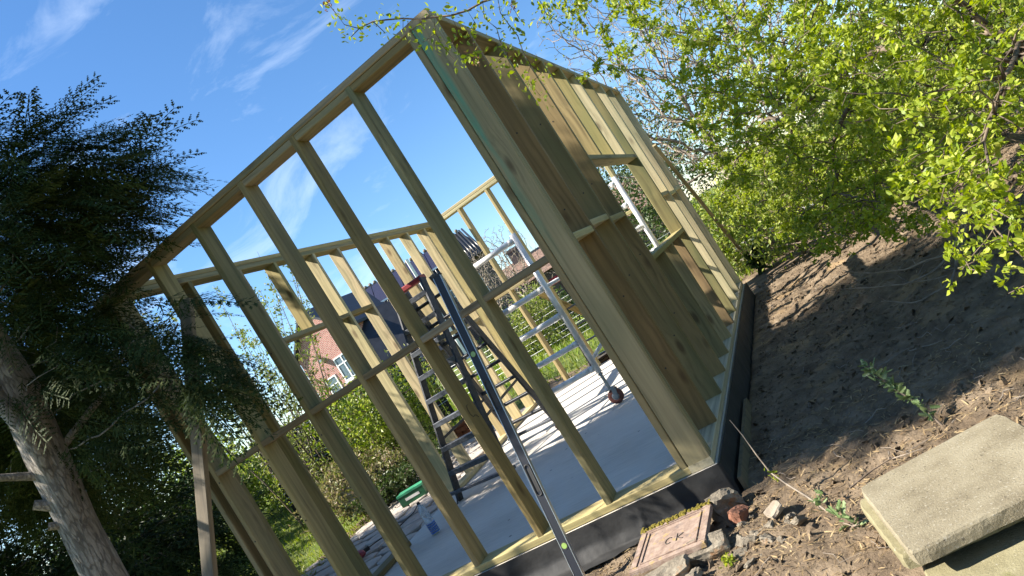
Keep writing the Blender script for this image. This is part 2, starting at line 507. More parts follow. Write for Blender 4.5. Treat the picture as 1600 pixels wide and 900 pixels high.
M['slab_mossy'] = mottled('mossy_paving_slab', [(0.25, (0.14, 0.125, 0.07)), (0.5, (0.24, 0.215, 0.125)), (0.8, (0.34, 0.31, 0.19))], 8, 12, bump=0.8, bdist=0.005, bscale=110,
                          spots=[(12, 0.60, (0.13, 0.13, 0.04), 0.5), (80, 0.64, (0.4, 0.37, 0.28), 0.7)])
M['cover'] = mottled('rusty_cover', [(0.3, (0.19, 0.13, 0.10)), (0.55, (0.32, 0.235, 0.185)), (0.8, (0.43, 0.35, 0.28))], 26, 10, rough=0.8, bump=0.7, bdist=0.004, bscale=120,
                     spots=[(20, 0.6, (0.38, 0.27, 0.10), 0.7), (14, 0.62, (0.16, 0.13, 0.12), 0.6)])
M['moss'] = mottled('moss', [(0.3, (0.16, 0.13, 0.02)), (0.7, (0.36, 0.29, 0.05))], 60, 6, bump=1, bscale=200)
M['paver'] = mottled('pale_paver', [(0.3, (0.34, 0.30, 0.26)), (0.7, (0.52, 0.47, 0.41))], 9, 8, bump=0.5, bscale=50, spots=[(3, 0.55, (0.40, 0.33, 0.28), 0.6)])
M['bark'] = barkmat()
M['twig'] = simple('twig_bark', (0.16, 0.12, 0.085), 0.8, var=0.4, scale=15)
M['twig_pale'] = simple('pale_twig_bark', (0.27, 0.22, 0.17), 0.8, var=0.3, scale=15)
M['haw'] = leafmat('hawthorn_leaf', [(0.13, 0.19, 0.016), (0.29, 0.37, 0.03), (0.40, 0.46, 0.05), (0.21, 0.30, 0.025), (0.52, 0.53, 0.11)], 0.46)
M['cypress'] = leafmat('cypress_leaf', [(0.02, 0.036, 0.012), (0.036, 0.058, 0.018), (0.052, 0.078, 0.024), (0.085, 0.10, 0.035)], 0.18, 0.7, 0.08)
M['laurel'] = leafmat('shrub_leaf', [(0.09, 0.15, 0.02), (0.19, 0.27, 0.035), (0.32, 0.38, 0.07), (0.40, 0.43, 0.13)], 0.38)
M['shrub_dark'] = leafmat('dark_shrub_leaf', [(0.025, 0.05, 0.012), (0.055, 0.09, 0.025), (0.10, 0.14, 0.04)], 0.28)
M['hazel'] = leafmat('hazel_leaf', [(0.14, 0.19, 0.03), (0.23, 0.28, 0.06), (0.33, 0.35, 0.11)], 0.4)
M['holly'] = leafmat('holly_leaf', [(0.12, 0.19, 0.07), (0.21, 0.29, 0.12), (0.29, 0.37, 0.18)], 0.25, 0.35, 0.5)
M['grass'] = leafmat('grass_blade', [(0.11, 0.18, 0.018), (0.20, 0.29, 0.03), (0.29, 0.36, 0.05), (0.33, 0.33, 0.10)], 0.35)
M['dead'] = leafmat('dead_blossom', [(0.20, 0.10, 0.05), (0.30, 0.16, 0.08)], 0.2)


# ------------------------------------------------------------------ the lie of the land
def sst(a, b, x):
    t = np.clip((x - a) / (b - a), 0, 1)
    return t * t * (3 - 2 * t)


def gz(x, y):
    x = np.asarray(x, float); y = np.asarray(y, float)
    z = np.full(np.broadcast(x, y).shape, -0.20)
    z = z + 0.13 * sst(-3.2, -4.2, x) * sst(0.2, 1.2, y)
    z = z + 0.42 * sst(-6.0, -12.0, x)
    z = z + 0.40 * sst(0.5, 3.6, x) * sst(-1.5, 1.0, y)
    z = z + 0.22 * sst(6.2, 9.5, y)
    return z


def fbm(x, y, s, o=3):
    return noise.fractal(Vector((x * s, y * s, 3.3)), 1.0, 2.1, o)


# ground: a wide sheet out to the horizon, dipped under the worked soil in the middle
def ground_sheet():
    ax = np.concatenate([-np.geomspace(400, 14, 24), np.linspace(-13, 13, 53), np.geomspace(14, 400, 24)])
    X, Y = np.meshgrid(ax, ax + 3, indexing='ij')
    Z = gz(X, Y) - 0.015
    inner = (X > -3.7) & (X < 5.9) & (Y > -4.5) & (Y < 7.3)
    Z[inner] -= 0.45
    n = len(ax)
    V = np.stack([X.ravel(), Y.ravel(), Z.ravel()], 1)
    i, j = np.meshgrid(np.arange(n - 1), np.arange(n - 1), indexing='ij')
    a = (i * n + j).ravel()
    F = np.stack([a, a + n, a + n + 1, a + 1], 1)
    o = fast_mesh('ground', V, F, M['grass_ground'], smooth=True)
    tag(o, kind='structure')


def soil_sheet():
    xs = np.arange(-4.0, 6.21, 0.035); ys = np.arange(-4.8, 7.61, 0.042)
    X, Y = np.meshgrid(xs, ys, indexing='ij')
    Z = gz(X, Y)
    Nn = np.zeros_like(Z)
    for i in range(len(xs)):
        for j in range(len(ys)):
            x, y = xs[i], ys[j]
            near = 1.0 if (x > -1.6 and y < 6.5) else 0.4
            Nn[i, j] = near * (0.045 * fbm(x, y, 1.7, 3) + 0.026 * noise.noise(Vector((x * 9, y * 9, 0))) + 0.014 * noise.noise(Vector((x * 23, y * 23, 5))))
    under = (X > -3.45) & (X < 0.03) & (Y > -0.03) & (Y < 5.85)
    edge = np.exp(-(np.clip(X, 0, None) / 0.25) ** 2) * (Y > -0.1)
    Z = Z + Nn * (1 - 0.6 * edge)
    Z[under] = -0.3
    n, m = Z.shape
    V = np.stack([X.ravel(), Y.ravel(), Z.ravel()], 1)
    i, j = np.meshgrid(np.arange(n - 1), np.arange(m - 1), indexing='ij')
    a = (i * m + j).ravel()
    F = np.stack([a, a + m, a + m + 1, a + 1], 1)
    o = fast_mesh('soil', V, F, M['soil'], smooth=True)
    tag(o, kind='structure')


ground_sheet()
soil_sheet()

# concrete floor slab of the new building
sb = MB()
sb.box(-3.40, 0.012, -0.012, 5.82, -0.32, -0.004)
tag(sb.build('concrete_floor', M['concrete']), kind='structure')

# ------------------------------------------------------------------ timber frame
W, T, H = 0.145, 0.045, 3.04
frame = empty('timber_frame', (-1.7, 2.9, 0))
tag(frame, 'open timber stud frame of a new garden building on a concrete slab', 'building')
TM = M['timber']
TMV = [timber('treated_timber_brown', (0.285, 0.203, 0.085), tint=(0.165, 0.143, 0.057), tintamt=0.5), timber('treated_timber_green', (0.285, 0.238, 0.112), tint=(0.14, 0.165, 0.075), tintamt=0.7),
       timber('treated_timber_light', (0.43, 0.345, 0.165), tint=(0.28, 0.28, 0.12), tintamt=0.5)]


def stud(x, y, z0, z1, along, mat=TM, name='stud', j=True):
    """upright; along='x' wall runs along x (depth in y) else runs along y; x,y = low corner of its footprint"""
    w, t = W - 0.003, T
    jx = random.uniform(-.0015, .0015) if j else 0
    if along == 'x':
        c = (x + t / 2 + jx, y + W / 2)
        wide = (0, -1, 0)
    else:
        c = (x + W / 2, y + t / 2 + jx)
        wide = (-1, 0, 0)
    return beam(name, (c[0], c[1], z0), (c[0], c[1], z1), wide, w, t, mat, frame)


# right wall (along y at x -W..0)
beam('sole_plate', (-W / 2, 0, T / 2), (-W / 2, 5.80, T / 2), (1, 0, 0), W, T, M['timber_fresh'], frame)
beam('top_plate', (-W / 2, -0.002, H - T / 2), (-W / 2, 5.80, H - T / 2), (1, 0, 0), W, T, TM, frame)
RY = [0.004, 0.56, 1.125, 1.67, 2.21, 2.78, 3.35, 3.93, 4.55, 5.13, 5.755]
ZT = H - T + 0.001
HD0, HD1, SI0, SI1 = 2.0, 2.045, 1.06, 1.105
for k, y in enumerate(RY):
    if k in (4, 5, 6):
        stud(-W, y, HD1 - 0.001, ZT, 'y', TMV[2], 'cripple_stud')
        stud(-W, y, T - 0.001, SI0 + 0.001, 'y', TMV[k % 3], 'cripple_stud')
    else:
        stud(-W, y, T - 0.001, ZT, 'y', M['timber_teal'] if k == 0 else TMV[(0, 1, 0, 2, 2, 2, 1, 2, 1, 2)[k - 1]])
stud(-W, RY[0] + T + 0.002, T - 0.001, ZT, 'y', TMV[1])
beam('header', (-W / 2, RY[3] + T - 0.001, (HD0 + HD1) / 2), (-W / 2, RY[7] + 0.001, (HD0 + HD1) / 2), (1, 0, 0), W - 0.006, T, TM, frame)
beam('window_sill', (-W / 2, RY[3] + T - 0.001, (SI0 + SI1) / 2), (-W / 2, RY[7] + 0.001, (SI0 + SI1) / 2), (1, 0, 0), W - 0.006, T, M['timber_pale'], frame)
for k, z in ((0, 1.47), (1, 1.505), (2, 1.475), (7, 1.50), (8, 1.475), (9, 1.50)):
    beam('nogging', (-W / 2, RY[k] + T - 0.001 + (T if k == 0 else 0), z + T / 2), (-W / 2, RY[k + 1] + 0.001, z + T / 2), (1, 0, 0), W - 0.008, T, M['timber_pale'], frame)

# front wall (along x at y 0..W)
FX = [-0.190 - 0.513 * k for k in range(7)] + [-3.394]
beam('sole_plate', (-3.394, W / 2, T / 2), (-W - 0.001, W / 2, T / 2), (0, 1, 0), W, T, M['timber_pale'], frame)
beam('top_plate', (-3.394, W / 2 - 0.001, H - T / 2), (-W - 0.001, W / 2 - 0.001, H - T / 2), (0, 1, 0), W, T, TM, frame)
for k, x in enumerate(FX):
    stud(x, 0.0, T - 0.001, ZT, 'x', (TM, TMV[1], TMV[0], TM, TMV[1], TMV[2], TM, TMV[1])[k])
FS = sorted(FX)
NZ = 1.444
for a, b in zip(FS[:-1], FS[1:]):
    if b - a > 0.2:
        beam('nogging', (a + T - 0.001, W / 2, NZ + T / 2), (b + 0.001, W / 2, NZ + T / 2), (0, 1, 0), W - 0.008, T, M['timber_grey'], frame)
        beam('top_block', (a + T - 0.001, W / 2 + 0.001, H - 1.5 * T), (b + 0.001, W / 2 + 0.001, H - 1.5 * T), (0, 1, 0), W - 0.010, T - 0.001, TM, frame)

# left wall (along y at x -3.394..-3.249) with a door opening
LX = -3.394
H2 = 3.08
beam('sole_plate', (LX + W / 2, W + 0.001, T / 2), (LX + W / 2, 1.42 + T, T / 2), (1, 0, 0), W, T, TM, frame)
beam('sole_plate', (LX + W / 2, 2.58, T / 2), (LX + W / 2, 5.65, T / 2), (1, 0, 0), W, T, M['timber_pale'], frame)
beam('top_plate', (LX + W / 2, W + 0.001, H2 - 1.5 * T), (LX + W / 2, 5.655, H2 - 1.5 * T), (1, 0, 0), W, T, TM, frame)
beam('head_binder', (LX + W / 2, W + 0.001, H2 - T / 2 + 0.001), (LX + W / 2, 5.80, H2 - T / 2 + 0.001), (1, 0, 0), W - 0.004, T, M['timber_pale'], frame)
ZL = H2 - 2 * T + 0.001
LY = [0.16, 0.80, 1.42, 2.58, 3.06, 3.66, 4.20, 4.75, 5.28, 5.60]
for y in LY:
    stud(LX, y, T - 0.001, ZL, 'y', M['timber_pale'] if y > 2 else TM)
stud(LX, 1.93, 2.245, ZL, 'y', M['timber_pale'], 'cripple_stud')
beam('door_header', (LX + W / 2, 1.42 + T - 0.001, 2.225), (LX + W / 2, 2.581, 2.225), (1, 0, 0), W - 0.006, T, TM, frame)
beam('nogging', (LX + W / 2, 2.58 + T - 0.001, 2.225), (LX + W / 2, 3.061, 2.225), (1, 0, 0), W - 0.006, T, TM, frame)
for a, b, z in ((3.06, 3.66, 1.5), (3.66, 4.20, 1.47), (4.2, 4.75, 1.5), (4.75, 5.28, 1.48)):
    beam('nogging', (LX + W / 2, a + T - 0.001, z), (LX + W / 2, b + 0.001, z), (1, 0, 0), W - 0.008, T, TM, frame)

# back wall (along x at y 5.655..5.80), door gap in its middle
YB = 5.655
beam('sole_plate', (LX + W + 0.001, YB + W / 2, T / 2), (-2.26, YB + W / 2, T / 2), (0, 1, 0), W, T, M['timber_pale'], frame)
beam('sole_plate', (-1.72, YB + W / 2, T / 2), (-W - 0.001, YB + W / 2, T / 2), (0, 1, 0), W, T, M['timber_pale'], frame)
beam('top_plate', (LX + W + 0.001, YB + W / 2, H2 - 1.5 * T), (-W - 0.001, YB + W / 2, H2 - 1.5 * T), (0, 1, 0), W, T, M['timber_pale'], frame)
beam('head_binder', (LX + W + 0.001, YB + W / 2 - 0.001, H2 - T / 2 + 0.001), (-0.001, YB + W / 2 - 0.001, H2 - T / 2 + 0.001), (0, 1, 0), W - 0.004, T, M['timber_pale'], frame)
BX = [-3.23, -2.82, -2.305, -1.765, -1.2, -0.68, -0.2]
for x in BX:
    stud(x, YB, T - 0.001, ZL, 'x', M['timber_pale'])
for a, b in ((-3.23, -2.82), (-2.82, -2.305), (-1.2, -.68)):
    beam('nogging', (a + T - 0.001, YB + W / 2, 1.60), (b + 0.001, YB + W / 2, 1.60), (0, 1, 0), W - 0.008, T, M['timber_pale'], frame)

# props and braces
beam('prop', (-2.56, -0.045, 2.60), (-3.36, -0.97, -0.16), (1, 0.2, 0), 0.095, 0.045, M['timber_grey'], frame)
beam('prop', (0.03, 5.55, 2.15), (0.10, 7.32, -0.05), (1, 0, 0), 0.05, 0.038, M['timber'], frame)
beam('prop', (-2.5, 5.83, 1.35), (-1.9, 7.0, -0.12), (1, 0.4, 0), 0.09, 0.04, M['timber_pale'], frame)
# carpenter's pencil sweep on the third front stud
pm_ = MB()
px = FX[2] + T + 0.0022
pm_.tube([(px, 0.055 + 0.028 * math.cos(a), 0.93 + 0.042 * math.sin(a)) for a in np.linspace(1.4, 5.2, 14)] + [(px, 0.085, 0.885), (px, 0.10, 0.865)], 0.0022, 5)
pm_.build('pencil_mark', M['dark_print'], frame)


def screws(pts, r=0.006):
    for (p, n) in pts:
        q = Vector(n).to_track_quat('Z', 'Y').to_matrix().to_4x4()
        q.translation = Vector(p)
        b = MB(); b.lathe([(r, 0), (r, 0.002), (r * .5, 0.0022)], 8, q)
        b.build('screw', M['rubber'], frame)


sp = []
for k in (1, 2, 3):
    for z in (0.42, 0.95, 1.62, 2.2):
        sp.append(((-0.0722 - 0.03 * ((k * 7 + z * 10) % 2 - .5), RY[k] - 0.001, z + 0.07 * k), (0, -1, 0)))
for k in (6, 5, 4):
    for z in (0.6, 1.1, 1.75):
        sp.append(((FX[k] + 0.026, -0.001 + 0.0015, z + 0.05 * k), (0, -1, 0)))
screws(sp)


# ------------------------------------------------------------------ damp proof membrane round the slab edge
def membrane():
    xs = np.linspace(-3.6, 0.028, 260)
    rows = 22
    V, F = [], []
    path = [(x, -0.026, 'f') for x in xs] + [(0.032, y, 'r') for y in np.linspace(-0.02, 5.86, 150)]
    for (x, y, s) in path:
        t = x if s == 'f' else y
        for r in range(rows + 1):
            u = r / rows
            z = 0.002 - 0.26 * min(u * 1.15, 1)
            o = 0.0015 + 0.020 * u * (0.5 + 0.5 * noise.noise(Vector((t * 3.0, u * 1.5, 1)))) + 0.010 * u * noise.noise(Vector((t * 9 + u * 3, u * 2, 7)))
            if s == 'f':
                sw = min(1.0, max(0.15, -x / 0.9))
                o += 0.30 * sw * max(0, u - 0.42) ** 1.25 * (1 + 0.5 * noise.noise(Vector((t * 2, 0, 3))))
                o += 0.022 * u * noise.noise(Vector((t * 5 + u * 1.5, u * 3, 11))) + 0.012 * u * abs(noise.noise(Vector((t * 14 - u * 4, u * 2, 2))))
                crease = math.exp(-((t + 0.45 - 0.12 * u) / 0.02) ** 2) + math.exp(-((t + 0.52 + 0.05 * u) / 0.016) ** 2) + math.exp(-((t + 1.15 - 0.2 * u) / 0.03) ** 2)
                o += 0.022 * crease * u
                z = max(z, -0.185 + 0.012 * noise.noise(Vector((t * 6, o * 20, 0))))
                V.append((x, y - o, z))
            else:
                V.append((x + o, y, z))
    n = len(path)
    for i in range(n - 1):
        for r in range(rows):
            a = i * (rows + 1) + r
            F.append((a, a + rows + 1, a + rows + 2, a + 1))
    o = fast_mesh('membrane', np.array(V), np.array(F), M['black_plastic'], smooth=True)
    tag(o, 'black plastic damp proof sheet wrapped round the slab edge under the timber frame', 'plastic sheet')


membrane()
eb = MB()
Mx = Matrix.Translation((0.075, 0.95, -0.195)) @ Matrix.Rotation(R(90), 4, 'Z')
eb.box(-0.95, 0.4, -0.012, 0.012, -0.06, 0.07, Mx)
tag(eb.build('edging_board', M['timber_grey']), 'grey shuttering board standing on edge along the black membrane', 'board')


# ------------------------------------------------------------------ step ladders
def ladder_section(root, a0, a1, b0, b1, n, step, mat_r, mat_s, t0=0.1, t1=0.94, deep=0.03, flat=0.022):
    """two stiles a0-a1 and b0-b1 with n treads"""
    a0, a1, b0, b1 = map(Vector, (a0, a1, b0, b1))
    wide = (b0 - a0).cross(a1 - a0)
    for p, q in ((a0, a1), (b0, b1)):
        beam('stile', p, q, wide, 0.075, 0.030, mat_r, root, 0.004)
        f = MB(); f.lathe([(0.02, 0), (0.026, 0.01), (0.026, 0.035), (0.018, 0.05)], 8, Matrix.Translation(p - Vector((0, 0, 0.004))))
        f.build('rubber_foot', M['rubber'], root)
    for k in range(n):
        t = t0 + (t1 - t0) * k / (n - 1)
        p, q = a0.lerp(a1, t), b0.lerp(b1, t)
        beam('tread', p, q, (0, 1, 0) if step else wide, deep, flat, mat_s, root, 0.003)


lad = empty('step_ladder', (-2.6, 2.6, 0))
tag(lad, 'grey double-sided step ladder with red top cap standing open on the slab', 'ladder')
ladder_section(lad, (-3.02, 2.16, 0.004), (-2.66, 2.58, 2.10), (-2.26, 1.93, 0.004), (-2.28, 2.58, 2.10), 8, True, M['alu_dark'], M['ladder_step'], 0.13, 0.93, 0.085, 0.05)
ladder_section(lad, (-2.78, 3.40, 0.004), (-2.62, 2.70, 2.08), (-2.16, 3.24, 0.004), (-2.24, 2.70, 2.08), 8, False, M['alu_dark'], M['alu_dark'], 0.12, 0.9, 0.036, 0.032)
beam('top_cap', (-2.66, 2.63, 2.11), (-2.29, 2.63, 2.11), (0, 1, 0), 0.12, 0.055, M['red'], lad, 0.01)
for (p, q) in (((-3.10, 2.17, 0.10), (-2.16, 1.90, 0.10)), ((-2.88, 3.42, 0.09), (-2.08, 3.22, 0.09))):
    beam('stabiliser_bar', p, q, (0, 1, 0), 0.05, 0.032, M['ladder_step'], lad, 0.004)
    for t in (0.12, 0.9):
        c = Vector(p).lerp(Vector(q), t)
        b = MB(); b.tube([c, (c.x - 0.01, c.y - 0.09, 0.006)], 0.008, 6); b.build('stabiliser_leg', M['alu_dark'], lad)
beam('spreader_strut', (-2.27, 2.12, 0.60), (-2.19, 3.06, 0.68), (0, 0, 1), 0.028, 0.008, M['alu_dark'], lad, 0.001)
beam('spreader_strut', (-2.92, 2.30, 0.60), (-2.72, 3.18, 0.66), (0, 0, 1), 0.028, 0.008, M['alu_dark'], lad, 0.001)

lad2 = empty('step_ladder', (-2.2, 6.1, -0.1))
tag(lad2, 'smaller folded step ladder with red cap leaning outside the back wall', 'ladder')
ladder_section(lad2, (-2.55, 6.22, -0.14), (-2.40, 5.92, 1.34), (-2.10, 6.22, -0.14), (-2.16, 5.92, 1.34), 5, True, M['alu_dark'], M['ladder_step'], 0.15, 0.9, 0.07, 0.025)
beam('top_cap', (-2.44, 5.93, 1.37), (-2.12, 5.93, 1.37), (0, 1, 0), 0.14, 0.10, M['red'], lad2, 0.01)

# ------------------------------------------------------------------ long spirit level against the front wall
lev = empty('spirit_level', (-0.88, -0.40, -0.2))
tag(lev, 'long navy and silver spirit level leaning upright on the front wall', 'spirit level')
A, Bq = Vector((-0.888, -0.40, -0.19)), Vector((-0.822, -0.034, 1.735))
axis = (Bq - A).normalized()
wide = Vector((1, 0, 0)); wide = (wide - axis * wide.dot(axis)).normalized(); nrm = axis.cross(wide)
beam('body', A, Bq, wide, 0.050, 0.022, M['navy'], lev, 0.003)
for s in (-1, 1):
    beam('edge_rail', A + wide * 0.0262 * s, Bq + wide * 0.0262 * s, wide, 0.0035, 0.026, M['silver'], lev, 0.0008)
for p, c in ((A, -1), (Bq, 1)):
    beam('end_cap', p - axis * 0.012 * (c < 0), p + axis * 0.012 * (1 if c > 0 else 0) + axis * 0.004 * (c < 0), wide, 0.060, 0.030, M['rubber'], lev, 0.004)
for t in (0.13, 0.735):
    c = A.lerp(Bq, t)
    q = Matrix(((wide.x, axis.x, nrm.x, c.x), (wide.y, axis.y, nrm.y, c.y), (wide.z, axis.z, nrm.z, c.z), (0, 0, 0, 1)))
    b = MB(); b.lathe([(0.023, -0.013), (0.023, 0.0135), (0.018, 0.0135), (0.0175, 0.0125)], 18, q)
    vh = b.build('vial_housing', M['rubber'], lev)
    b = MB(); b.lathe([(0.0165, -0.0145), (0.0165, 0.0145)], 16, q)
    b.build('vial', M['vial'], vh)
for t in (0.33, 0.60):
    c = A.lerp(Bq, t)
    b = MB()
    for s in (-1, 1):
        pts = []
        for k in range(25):
            a = 2 * math.pi * k / 24
            pts.append(c + axis * (0.075 * (1 if math.cos(a) > 0 else -1) + 0.017 * math.cos(a)) + wide * 0.017 * math.sin(a) + nrm * 0.0125 * s)
        b.tube(pts, 0.0045, 6, False)
    hg = b.build('grip_frame', M['rubber'], lev)
    b = MB()
    q = Matrix(((wide.x, axis.x, nrm.x, c.x), (wide.y, axis.y, nrm.y, c.y), (wide.z, axis.z, nrm.z, c.z), (0, 0, 0, 1)))
    b.box(-0.012, 0.012, -0.07, 0.07, -0.0119, 0.0119, q)
    b.build('grip_opening', M['rubber'], hg)

# ------------------------------------------------------------------ aluminium scaffold tower on castors
tow = empty('scaffold_tower', (-1.55, 3.4, 0))
tag(tow, 'bare aluminium scaffold tower frame on castors inside the timber frame', 'scaffold tower')


def castor(x, y, z):
    b = MB(); b.tube([(x, y, z + 0.13), (x, y, z + 0.42)], 0.017, 10); b.build('castor_stem', M['steel'], tow)
    b = MB(); b.lathe([(0.026, 0), (0.028, 0.012), (0.020, 0.02)], 12, Matrix.Translation((x, y, z + 0.33))); b.build('adjuster_nut', M['steel'], tow)
    b = MB()
    for s in (-1, 1):
        b.box(-0.022, 0.024, 0.026 * s - 0.003, 0.026 * s + 0.003, 0.065, 0.165, Matrix.Translation((x, y, z)) @ Matrix.Rotation(R(14), 4, 'Y'))
    b.box(-0.045, 0.05, -0.03, 0.03, 0.160, 0.178, Matrix.Translation((x, y, z)))
    b.build('castor_fork', M['steel'], tow)
    b = MB(); b.box(-0.15, -0.04, -0.02, 0.02, 0.13, 0.145, Matrix.Translation((x, y, z)) @ Matrix.Rotation(R(-15), 4, 'Y')); b.build('brake_lever', M['steel'], tow)
    q = Matrix.Translation((x + 0.015, y, z + 0.080)) @ Matrix.Rotation(R(90), 4, 'X')
    b = MB(); b.lathe([(0.045, -0.018), (0.074, -0.019), (0.079, -0.012), (0.079, 0.012), (0.074, 0.019), (0.045, 0.018)], 24, q)
    wv = b.build('castor_wheel', M['castor'], tow, True)
    b = MB(); b.lathe([(0.016, -0.024), (0.038, -0.018), (0.038, 0.018), (0.016, 0.024)], 14, q); b.build('hub', M['steel'], wv)


def tower_frame(y, x0, x1, top, rungs, base=0.42):
    for x in (x0, x1):
        b = MB(); b.tube([(x, y, base - 0.06), (x, y, top)], 0.031, 12); b.build('upright', M['alu'], tow, True)
        castor(x, y, 0)
    for z in rungs:
        b = MB(); b.tube([(x0 + 0.02, y, z), (x1 - 0.02, y, z)], 0.029, 12); rg = b.build('rung', M['alu'], tow, True)
        for s, x in ((1, x0 + 0.03), (-1, x1 - 0.03)):
            b = MB(); b.tube([(x, y, z), (x + 0.05 * s, y, z)], 0.033, 12); b.build('rung_collar', M['alu'], rg, True)


tower_frame(2.72, -1.90, -1.255, 1.96, (0.42, 0.71, 1.03, 1.345, 1.90))
tower_frame(4.55, -1.05, -0.45, 2.02, (0.42, 0.71, 1.03, 1.345, 1.66, 1.95))
for (p, q) in (((-1.255, 2.75, 1.345), (-0.47, 4.52, 1.345)), ((-1.255, 2.75, 0.5), (-0.47, 4.52, 1.0))):
    b = MB(); b.tube([p, q], 0.02, 10); b.build('brace', M['alu'], tow, True)

# ------------------------------------------------------------------ bottle and small things about the slab
bot = empty('water_bottle', (-2.93, 1.44, 0))
tag(bot, 'clear plastic water bottle with blue banded base standing on the slab edge', 'bottle')
mw, N_, L_, B_ = newmat('clear_bottle')
B_.inputs['Base Color'].default_value = (0.80, 0.88, 0.95, 1); B_.inputs['Roughness'].default_value = 0.12
B_.inputs['Transmission Weight'].default_value = 0.75; B_.inputs['IOR'].default_value = 1.2
BM = Matrix.Translation((-2.93, 1.44, 0)) @ Matrix.Diagonal((0.95, 0.95, 0.95, 1))
prof = [(0.036, 0.0), (0.044, 0.006)]
for k in range(9):
    prof += [(0.045, 0.012 + 0.022 * k), (0.042, 0.023 + 0.022 * k)]
prof += [(0.045, 0.215), (0.043, 0.245), (0.030, 0.285), (0.014, 0.305), (0.014, 0.318)]
b = MB(); b.lathe(prof, 20, BM); b.build('bottle_body', mw, bot, True)
b = MB()
for k in range(5):
    b.lathe([(0.0462, 0.014 + 0.022 * k), (0.0468, 0.02 + 0.022 * k), (0.0462, 0.027 + 0.022 * k)], 20, BM)
b.build('blue_band', simple('blue_print', (0.03, 0.12, 0.42), 0.3), bot)
b = MB(); b.lathe([(0.017, 0.316), (0.017, 0.334), (0.014, 0.337)], 14, BM); b.build('bottle_cap', M['navy'], bot)

gb = empty('green_box', (-4.6, 3.68, -0.05), R(12))
tag(gb, 'small green plastic box lying at the edge of the paving', 'box')
G = gb.matrix_basis.copy()
b = MB(); b.box(-0.19, 0.19, -0.09, 0.09, 0, 0.13, G); b.build('box_body', M['green_plastic'], gb)
b = MB(); b.box(-0.195, 0.195, -0.095, 0.095, 0.128, 0.155, G); b.build('lid', simple('pale_green_plastic', (0.05, 0.30, 0.16), 0.45), gb)
b = MB(); b.box(-0.10, 0.11, -0.0925, -0.0905, 0.05, 0.085, G); b.build('white_lettering', M['white'], gb)

rt = empty('power_tool', (-4.45, 2.10, -0.03), R(60))
tag(rt, 'red power tool with its cable lying on the pale paving', 'tool')
G = rt.matrix_basis.copy()
b = MB(); b.lathe([(0.03, 0), (0.04, 0.03), (0.04, 0.16), (0.028, 0.2), (0.012, 0.25)], 12, G @ Matrix.Translation((0, 0, 0.045)) @ Matrix.Rotation(R(90), 4, 'X')); b.build('tool_body', M['red'], rt, True)
b = MB(); b.box(-0.02, 0.14, -0.05, -0.012, 0.012, 0.052, G @ Matrix.Rotation(R(-10), 4, 'Z')); b.build('handle', M['rubber'], rt)
b = MB(); b.tube([G @ Vector(p) for p in ((0.14, -0.03, 0.03), (0.3, 0.05, 0.012), (0.5, -0.1, 0.012), (0.8, 0.05, 0.012), (1.0, 0.3, 0.012))], 0.007, 6); b.build('cable', M['rubber'], rt)

tp = empty('tile_stack', (-6.1, 4.75, 0.0), R(-28))
tag(tp, 'stack of black interlocking roof tiles standing on the lawn edge', 'roof tiles')
G = tp.matrix_basis.copy()
tm = simple('black_tile', (0.022, 0.024, 0.027), 0.45, var=0.3)
for i in range(9):
    b = MB()
    lean = Matrix.Translation((-0.40 + 0.1 * i, 0.03 * (i % 3), -0.02)) @ Matrix.Rotation(R(-8 + 2 * (i % 4)), 4, 'Y')
    b.box(-0.035, 0.035, -0.21, 0.21, 0, 0.42 + 0.03 * (i % 2), G @ lean)
    b.build('roof_tile', tm, tp)
for j in range(4):
    for i in range(6):
        b = MB()
        q = G @ Matrix.Translation((-0.42 + 0.165 * i + 0.08 * (j % 2), -0.235 - 0.006 * i, 0.015 + 0.105 * j)) @ Matrix.Rotation(R(16), 4, 'X')
        b.box(0, 0.155, -0.03, 0.0, 0, 0.12, q)
        b.build('roof_tile', tm, tp)

bo = empty('bleach_can', (-5.45, 3.95, -0.06), R(20))
tag(bo, 'white and pale blue can with handle and red label on the grass', 'can')
G = bo.matrix_basis.copy()
b = MB(); b.box(-0.12, 0.12, -0.06, 0.06, 0, 0.17, G); b.build('can_body', simple('pale_blue_plastic', (0.45, 0.58, 0.68), 0.4), bo)
b = MB(); b.box(-0.07, 0.09, -0.0635, -0.0605, 0.03, 0.09, G); b.build('red_label', simple('red_label', (0.6, 0.16, 0.1), 0.5), bo)
b = MB(); b.tube([G @ Vector(p) for p in ((-0.08, 0, 0.165), (-0.07, 0, 0.23), (0.03, 0, 0.24), (0.06, 0, 0.165))], 0.014, 8); b.build('can_handle', simple('pale_blue_plastic2', (0.5, 0.62, 0.7), 0.4), bo)


